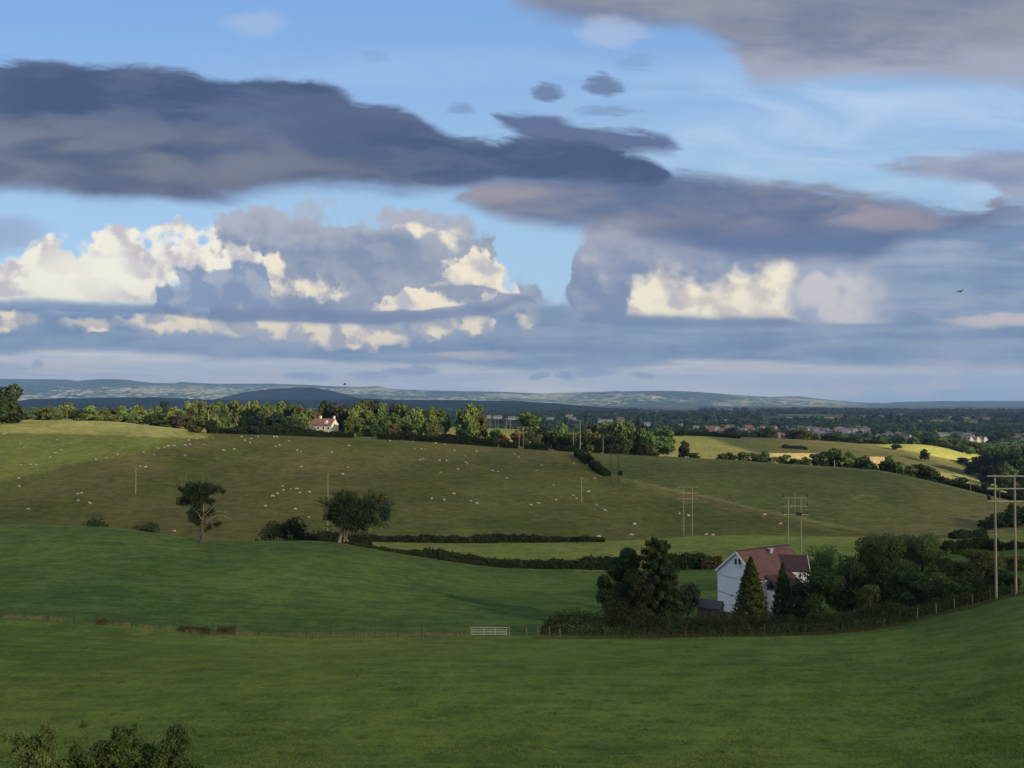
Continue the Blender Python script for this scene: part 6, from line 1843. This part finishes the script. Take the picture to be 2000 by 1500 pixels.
def fence(x0, x1, step, Yf, label, mat_='post', hgt=1.15, wires=(0.25, 0.5, 0.75, 1.0), seed=2, net=True, rp=0.055):
    rr = random.Random(seed)
    xs_ = np.arange(x0, x1, step)
    pts = [at_y(x + rr.uniform(-3, 3), Yf(x)) for x in xs_]
    root = link('wire_fence', None, None, pts[0])
    tag(root, label, 'fence')
    o0 = pts[0]
    for p in pts:
        hh_ = hgt * rr.uniform(0.92, 1.12)
        MB().tube([p - o0 + Vector((0, 0, -.3)), p - o0 + Vector((rr.uniform(-.05, .05), rr.uniform(-.05, .05), hh_))], [rp, rp], 6).build('post', M[mat_], root)
    for z_ in wires:
        MB().tube([p - o0 + Vector((0, 0, z_ * hgt * 0.92)) for p in pts], [0.004] * len(pts), 4).build('wire', M['wire'], root)
    return root


yfence = lambda x: float(np.interp(x, _xs, [COLS[c][2][0] for c in _xs]))
fence(-40, 905, 45.5, lambda x: yfence(x), 'post and wire fence running across the field left of the gate')
fence(1030, 1100, 22, lambda x: 88.2, 'short fence piece with pale posts right of the gate', 'post_pale', 1.0, seed=4)
fence(1180, 1760, 78, lambda x: 86.4, 'wire fence with brown posts along the foot of the garden hedge', 'post', 1.15, seed=5)
fence(1790, 2000, 37, lambda x: 88.3, 'pale posts of the fence climbing the slope at right', 'post_pale', 1.2, seed=6)


# dead grass and sorrel along the fence: nobody could count it
def tufts(name, X, Y, hmin, hmax, wid, mat_, seed, lean=0.35):
    rng = np.random.default_rng(seed)
    n = len(X)
    Z = H(X, Y)
    hgt = rng.uniform(hmin, hmax, n)
    th = rng.uniform(0, 6.28, n)
    dxx, dyy = np.cos(th) * wid, np.sin(th) * wid
    lx, ly = rng.normal(0, lean, n) * hgt, rng.normal(0, lean, n) * hgt
    A = np.stack([X - dxx, Y - dyy, Z - .02], 1)
    B = np.stack([X + dxx, Y + dyy, Z - .02], 1)
    T = np.stack([X + lx, Y + ly, Z + hgt], 1)
    V_ = np.stack([A, B, T], 1).reshape(-1, 3)
    o = link(name, mesh_from(name, V_, np.arange(n * 3).reshape(n, 3), M[mat_]))
    return tag(o, kind='stuff')


rng = np.random.default_rng(12)
n = 9000
xf = rng.uniform(-60, 1000, n)
cl = hash_noise(xf / 22, 0 * xf, 8)
keep = rng.random(n) < 0.25 + 0.75 * (cl > 0.45)
xf = xf[keep & ~((xf > 918) & (xf < 994))]
Yf_ = np.interp(xf, _xs, [COLS[c][2][0] for c in _xs]) + rng.normal(0, .35, len(xf))
Xf = np.interp(xf, [-60, 1000, 2000], [ray(-60, 1240)[0], ray(1000, 1240)[0], ray(2000, 1240)[0]]) * Yf_
tufts('dry_grass', Xf, Yf_, 0.12, 0.5, 0.012, 'dry_grass', 1)
xf = rng.uniform(1040, 2040, 5000)
Yf_ = np.where(xf < 1770, 85.9, 87.6) + rng.normal(0, .4, len(xf))
Xf = np.interp(xf, [1000, 2000], [ray(1000, 1240)[0], ray(2000, 1200)[0]]) * Yf_
tufts('tall_weeds', Xf, Yf_, 0.15, 0.6, 0.012, 'weeds', 2)
for i, (xa, xb, lab) in enumerate(((350, 390, 'low reddish bramble patch in the fence line'), (392, 412, 'small reddish dock clump in the fence line'), (424, 460, 'taller reddish bramble patch at the fence post'), (190, 210, 'tiny reddish weed patch on the fence left of the brambles'))):
    hedge([xa, (xa + xb) / 2, xb], [yfence(xa)] * 3, 0.7, [0.5, 0.7, 0.5] if i != 2 else [0.7, 1.0, 0.95], 'bramble', lab, 60 + i, size=0.06, dens=500, name='bramble_patch', cat='brambles')

m_gr, g_ = new_mat('grass_blades')
geo = g_.new('ShaderNodeNewGeometry')
na = g_.noise(geo.outputs['Position'], 0.25, 5, 0.6)
nb = g_.noise(geo.outputs['Position'], 3.0, 3, 0.6)
c = g_.mix(g_.mr(g_.m('ADD', g_.m('MULTIPLY', na, .5), g_.m('MULTIPLY', nb, .5)), 0.38, 0.62), (0.080, 0.108, 0.022), (0.135, 0.150, 0.036))
d_ = g_.new('ShaderNodeBsdfDiffuse')
g_.put(d_.inputs[0], c)
o_ = g_.new('ShaderNodeOutputMaterial')
g_.l.new(d_.outputs[0], o_.inputs['Surface'])
M['grass_blades'] = m_gr
M['grass_dark'] = foliage('grass_dark', (0.040, 0.062, 0.020), (0.075, 0.10, 0.034), 3.0)
n = 150000
Yg_ = np.exp(rng.uniform(math.log(32), math.log(86), n))
ag = rng.uniform(-0.7, 0.7, n)
Xg_ = ag * Yg_
k_n = fbm(Xg_, Yg_, 3.5, 3, 71) + 0.4 * fbm(Xg_, Yg_ * 3, 12, 2, 72)
kp = (k_n > -0.12) & (Yg_ < np.interp(1000 + F * ag, _xs, [COLS[c_][2][0] for c_ in _xs]) - 0.5)
tufts('grass', Xg_[kp], Yg_[kp], 0.02, 0.06, 0.045, 'grass_blades', 5, 1.1)

rng = np.random.default_rng(41)
nc_ = 480
Yc_ = np.exp(rng.uniform(math.log(33), math.log(150), nc_))
ac_ = rng.uniform(-0.7, 0.7, nc_)
Yt = np.repeat(Yc_, 26) + rng.normal(0, 0.16, nc_ * 26)
Xt = np.repeat(ac_ * Yc_, 26) + rng.normal(0, 0.34, nc_ * 26)
lim = np.interp(1000 + F * Xt / Yt, _xs, [COLS[c_][4][0] for c_ in _xs]) - 3
ok_ = (Yt < lim) & ~((Xt / Yt > 0.02) & (Yt > 84))
tufts('tussocks', Xt[ok_], Yt[ok_], 0.04, 0.14, 0.026, 'grass_dark', 6, 0.7)

# ------------------------------------------------------------------ sheep
def skinned(name, joints, edges, mats, sub=1):
    me = bpy.data.meshes.new(name)
    me.from_pydata([j[:3] for j in joints], edges, [])
    o = bpy.data.objects.new(name, me)
    C.objects.link(o)
    o.modifiers.new('s', 'SKIN')
    for i, j in enumerate(joints):
        sv = me.skin_vertices[0].data[i]
        sv.radius = (j[3], j[4] if len(j) > 4 else j[3])
        sv.use_root = (i == 0)
    ss = o.modifiers.new('u', 'SUBSURF')
    ss.levels = ss.render_levels = sub
    dg = bpy.context.evaluated_depsgraph_get()
    dg.update()
    m2_ = bpy.data.meshes.new_from_object(o.evaluated_get(dg))
    bpy.data.objects.remove(o)
    m2_.materials.clear()
    for m_ in mats:
        m2_.materials.append(m_)
    m2_.polygons.foreach_set('use_smooth', np.ones(len(m2_.polygons), dtype=bool))
    m2_.name = name
    return m2_


def sheep_mesh(kind):
    if kind == 'grazing':
        head = [(0.62, 0, 0.50, 0.13, 0.15), (0.76, 0, 0.28, 0.09, 0.11), (0.84, 0, 0.14, 0.055, 0.06)]
    else:
        head = [(0.58, 0, 0.86, 0.13, 0.14), (0.66, 0, 1.02, 0.10, 0.11), (0.82, 0, 0.98, 0.055, 0.06)]
    J = [(0, 0, 0.62, 0.27, 0.27), (0.36, 0, 0.64, 0.24, 0.24)] + head + [(-0.38, 0, 0.64, 0.25, 0.25), (-0.56, 0, 0.58, 0.10, 0.12)]
    E = [(0, 1), (1, 2), (2, 3), (3, 4), (0, 5), (5, 6)]
    lz = 0.0 if kind != 'lying' else 0.22
    for sx_, b in ((0.34, 1), (-0.40, 5)):
        for sy_ in (-1, 1):
            i = len(J)
            J += [(sx_, sy_ * 0.14, 0.40, 0.09, 0.09), (sx_ + (0.02 if b == 1 else -0.06), sy_ * 0.14, 0.22 + lz, 0.045, 0.045), (sx_, sy_ * 0.14, 0.02 + lz, 0.035, 0.035)]
            E += [(b, i), (i, i + 1), (i + 1, i + 2)]
    me = skinned('sheep_' + kind, J, E, [M['wool'], M['sheep_face']])
    mi = []
    for p in me.polygons:
        c = p.center
        face = (c.z < 0.36 and kind != 'lying') or (c.x > 0.70)
        mi.append(1 if face else 0)
    me.polygons.foreach_set('material_index', mi)
    return me


SH = [sheep_mesh('grazing'), sheep_mesh('standing'), sheep_mesh('grazing')]
ears = None
sheep = [(8, 847), (40, 866), (111, 859), (119, 878), (108, 884), (98, 892), (41, 907), (59, 907), (70, 908), (187, 897), (208, 894), (229, 888), (281, 883), (301, 887), (309, 875), (329, 871), (341, 870), (321, 873), (361, 889), (362, 869), (371, 867), (368, 859), (384, 856), (398, 867), (415, 854),
         (436, 879), (457, 877), (471, 852), (478, 859), (488, 864), (491, 856), (274, 910), (285, 912), (151, 964), (159, 963), (153, 977), (176, 983), (55, 994), (37, 934), (37, 950), (341, 1037), (504, 852), (538, 871), (546, 869), (565, 861), (580, 879), (588, 881), (648, 883), (681, 870), (589, 911), (680, 912), (670, 926),
         (552, 949), (554, 957), (568, 955), (580, 955), (586, 962), (605, 961), (542, 964), (532, 969), (518, 988), (576, 994), (603, 1010), (811, 876), (823, 877), (830, 877), (887, 879), (931, 881), (909, 890), (821, 898), (826, 895), (858, 899), (872, 899), (910, 902), (913, 905), (894, 917), (860, 922), (962, 919), (973, 920),
         (990, 933), (887, 964), (843, 973), (867, 976), (920, 978), (931, 983), (963, 1045), (713, 1056), (762, 860), (807, 862), (852, 865), (870, 867), (535, 853), (541, 853), (1005, 886), (1013, 892), (1058, 908), (1049, 918), (1121, 905), (1081, 947), (1161, 934), (1149, 960), (1126, 973), (1119, 967), (1086, 976), (1051, 983), (1037, 986),
         (1165, 985), (1182, 997), (1239, 1024), (1234, 1045), (1170, 1048), (1327, 1003), (1345, 1007), (1379, 1044), (1393, 1045), (1494, 1005), (1525, 1023)]
rs = random.Random(31)
for i, (x, y) in enumerate(sheep):
    g0 = hit(x, y + 2.5, 175, 375)
    kind = rs.choice([0, 0, 0, 0, 0, 1])
    s_ = rs.uniform(0.66, 0.96)
    o = link('sheep', SH[kind], None, g0, rs.uniform(-0.5, 0.5) + rs.choice([0, math.pi, math.pi, 0, 1.4]), s_)
    later(o, 'cream sheep', 'sheep', 'sheep grazing on the hillside', x, y)

# ------------------------------------------------------------------ birds
def bird(x, y, Y, span, label, tilt):
    a_, s__ = ray(x, y)
    c_ = Vector((a_ * Y, Y, CAMZ + s__ * Y))
    root = link('flying_bird', None, None, c_, tilt)
    tag(root, label, 'bird', 'birds in flight')
    MB().tube([(-.16, 0, 0), (-.10, 0, .0), (.0, 0, .0), (.12, 0, .015), (.17, 0, .02), (.21, 0, .015)], [.012, .03, .045, .035, .024, .004], 8).build('body', M['bird'], root, smooth=True)
    for s_ in (-1, 1):
        w = span / 2
        MB().hull([(.09, s_ * .03, .02), (-.07, s_ * .03, .02), (-.06, s_ * w * .5, .13), (.10, s_ * w * .5, .14), (-.04, s_ * w, .02), (.02, s_ * w, .03),
                   (.09, s_ * .03, .005), (-.07, s_ * .03, .01), (-.06, s_ * w * .5, .12), (.10, s_ * w * .5, .125)],
                  [(0, 1, 2, 3), (3, 2, 4, 5), (9, 8, 7, 6), (5, 4, 8, 9), (0, 3, 9, 6), (1, 7, 8, 2)]).build('wing', M['bird'], root)
    MB().hull([(-.15, -.02, 0), (-.15, .02, 0), (-.26, .05, 0), (-.26, -.05, 0), (-.15, 0, .01)], [(0, 1, 2, 3), (4, 3, 2)]).build('tail', M['bird'], root)
    return root


bird(1875, 570, 62, 0.62, 'dark bird flying high before the grey clouds on the right', 0.5)
bird(673, 751, 80, 0.6, 'dark bird flying low over the far hills on the left', 0.2)

# ------------------------------------------------------------------ bushes close to the camera
def close_bush(blobs, stems, Y, leaf, label, n, seed, x0, size=0.05):
    g0 = at_y(x0, Y)
    rng = np.random.default_rng(seed)
    root = link('leafy_bush', None, None, g0)
    tag(root, label, 'bush')
    k = Y / F

    def W(x, y, dy=0.0):
        a, s_ = ray(x, y)
        return Vector((a * (Y + dy), Y + dy, CAMZ + s_ * (Y + dy))) - g0
    L = []
    for cx, cy_, rx, ry in blobs:
        for i in range(max(8, int(rx * ry / 16))):
            u = rng.normal(size=3)
            u /= np.linalg.norm(u)
            r_ = rng.random() ** 0.5 * 0.8
            c = W(cx + u[0] * rx * r_, cy_ + u[1] * ry * r_, u[2] * min(rx, 30) * k * 1.2)
            s_ = rng.uniform(0.26, 0.5) * min(rx, ry) * k
            L.append((c.x, c.y, c.z, s_, s_, s_ * 1.2))
    P, N = lobes_points(L, n, rng, 0.05)
    P = P + rng.normal(0, 0.045, P.shape)
    V_, F_ = leaf_quads(P, N, size, rng, 0.5, 1.2)
    link('foliage', mesh_from('foliage', V_, F_, M[leaf]), root)
    base = Vector((0, 0, 0))
    for s_ in stems:
        pts = [base + Vector((rng.normal(0, .12), rng.normal(0, .12), -0.2))] + [W(x, y) for x, y in s_]
        rad = np.linspace(0.03, 0.006, len(pts))
        MB().tube(pts, list(rad), 5).build('stem', M['bark'], root)
    return root


close_bush([(20, 1440, 22, 8), (42, 1446, 20, 14), (62, 1452, 14, 22), (90, 1446, 18, 26), (86, 1412, 8, 14), (40, 1470, 24, 14), (84, 1480, 30, 24), (60, 1496, 50, 14), (104, 1460, 8, 20), (110, 1500, 30, 14)],
           [[(60, 1500), (50, 1460), (20, 1440)], [(80, 1500), (86, 1450), (88, 1404)], [(100, 1500), (104, 1455)], [(60, 1490), (62, 1434)]], 21.5, 'leaf_near', 'pale green leafy bush in the bottom left corner', 11000, 71, 70, 0.040)
close_bush([(166, 1416, 8, 6), (172, 1440, 4, 12), (150, 1470, 18, 14), (170, 1490, 40, 16), (196, 1460, 14, 18), (214, 1480, 26, 22), (236, 1436, 18, 20), (262, 1426, 10, 12), (228, 1462, 20, 20), (268, 1452, 12, 14), (250, 1490, 40, 18), (290, 1468, 18, 14), (130, 1496, 30, 14)],
           [[(180, 1500), (172, 1450), (166, 1412)], [(230, 1500), (236, 1420)], [(250, 1500), (262, 1440), (268, 1418)], [(200, 1500), (196, 1450)]], 22.5, 'leaf_bush', 'darker bushy middle of the bottom left thicket with a lone tall shoot', 20000, 72, 210, 0.042)
close_bush([(344, 1432, 18, 16), (336, 1456, 18, 18), (352, 1462, 16, 20), (322, 1480, 24, 16), (350, 1494, 30, 16), (300, 1494, 26, 14), (366, 1452, 8, 16), (384, 1500, 22, 8)],
           [[(340, 1500), (342, 1450), (346, 1422)], [(352, 1500), (360, 1450), (366, 1436)]], 22.0, 'leaf_bush', 'right hand shoots of the bottom left thicket with a dark head', 11000, 73, 340, 0.042)

# ------------------------------------------------------------------ woodland of the plain: past counting
rng = np.random.default_rng(77)
base_v, base_f = None, None
ico = bpy.data.meshes.new('t')
import bmesh
bm = bmesh.new()
bmesh.ops.create_icosphere(bm, subdivisions=1, radius=1.0)
bm.to_mesh(ico)
bm.free()
base_v = np.array([v.co[:] for v in ico.vertices])
base_f = np.array([p.vertices[:] for p in ico.polygons])


def woods(name, n, Y0, Y1, hmin, hmax, wfac, thr, seed, amax=0.78, amin=-0.78, mat_='leaf_plain', leafn=16, lf=0.3):
    rng = np.random.default_rng(seed)
    Y = np.exp(rng.uniform(math.log(Y0), math.log(Y1), n * 3))
    a = rng.uniform(amin, amax, n * 3)
    X = a * Y
    k = fbm(X, Y, 0.12 * Y0, 3, seed) + 0.5 * fbm(X, Y, 0.5 * Y0, 2, seed + 1)
    keep = k > thr
    X, Y = X[keep][:n], Y[keep][:n]
    kk = np.ones(len(X), bool)
    for t_ in town + [(1908, 0, 1135, 34)]:
        aa = ray(t_[0], 850)[0]
        hw_ = t_[3] * 0.55
        kk &= ~((np.abs(X / Y - aa) * t_[2] < hw_ + 2) & (Y < t_[2] + 12) & (Y > t_[2] - 75 - 1.0 * hw_))
    X, Y = X[kk], Y[kk]
    n = len(X)
    Z = H(X, Y)
    h = rng.uniform(hmin, hmax, n) * (Y / Y0) ** 0.25
    w = h * wfac * rng.uniform(0.7, 1.3, n)
    # each crown: rough leaf clumps over a dome
    d = rng.normal(size=(n, leafn, 3))
    d /= np.linalg.norm(d, axis=2)[..., None]
    d[..., 2] = np.abs(d[..., 2]) * 0.9 + 0.05 * 0
    r = rng.uniform(0.7, 1.08, (n, leafn, 1))
    P = np.stack([X, Y, Z + h * 0.35], 1)[:, None, :] + d * r * np.stack([w / 2, w / 2, h * 0.62], 1)[:, None, :]
    V_, F_ = leaf_quads(P.reshape(-1, 3), d.reshape(-1, 3), np.repeat(w * lf, leafn), rng, 0.8, 0.45)
    # solid core
    cv = base_v[None] * (1 + 0.15 * rng.normal(size=(n, len(base_v), 1))) * np.stack([w * 0.40, w * 0.40, h * 0.50], 1)[:, None, :] + np.stack([X, Y, Z + h * 0.42], 1)[:, None, :]
    cf = base_f[None] + (np.arange(n) * len(base_v))[:, None, None]
    nb = len(V_)
    me1 = mesh_from(name, V_, F_, M[mat_])
    o = link(name, me1)
    tag(o, kind='stuff')
    me2 = mesh_from(name, cv.reshape(-1, 3), cf.reshape(-1, 3), M[mat_])
    o2 = link(name, me2)
    tag(o2, kind='stuff')
    return o


woods('woodland', 5200, 930, 2300, 8, 14, 1.0, -0.06, 3, amin=-0.2)
woods('woodland', 5200, 2300, 5200, 12, 18, 1.6, 0.0, 5)
woods('woodland', 1500, 700, 930, 7, 10, 1.0, -0.2, 6, amin=0.36, amax=0.72)
# dark pointed trees standing above the plain
for x, top, base, w in ((1103, 810, 834, 7), (1246, 812, 836, 12), (1740, 806, 826, 10), (1756, 809, 828, 8), (1338, 822, 838, 9), (1403, 812, 822, 4)):
    far_tree(x, top, base, w, 'conifer', 'leaf_hedge', 1500 if x < 1400 else 2100, group='tall dark trees standing above the plain')
for x, top, base, w, lf_ in ((1966, 840, 866, 48, D), (1940, 846, 864, 26, D), (1830, 850, 866, 26, D), (1865, 846, 858, 26, D), (1790, 838, 858, 24, Mi), (1822, 838, 856, 18, Li), (1400, 846, 858, 34, D), (1460, 844, 858, 40, D), (1340, 842, 856, 40, D), (1430, 830, 842, 30, D), (1290, 832, 850, 40, D),
                             (1250, 826, 842, 28, D), (1640, 852, 864, 28, D), (1550, 846, 858, 20, D), (1600, 846, 858, 26, D)):
    far_tree(x, top, base, w, 'full', lf_, 1060, group='round trees around the town')
finish_labels()
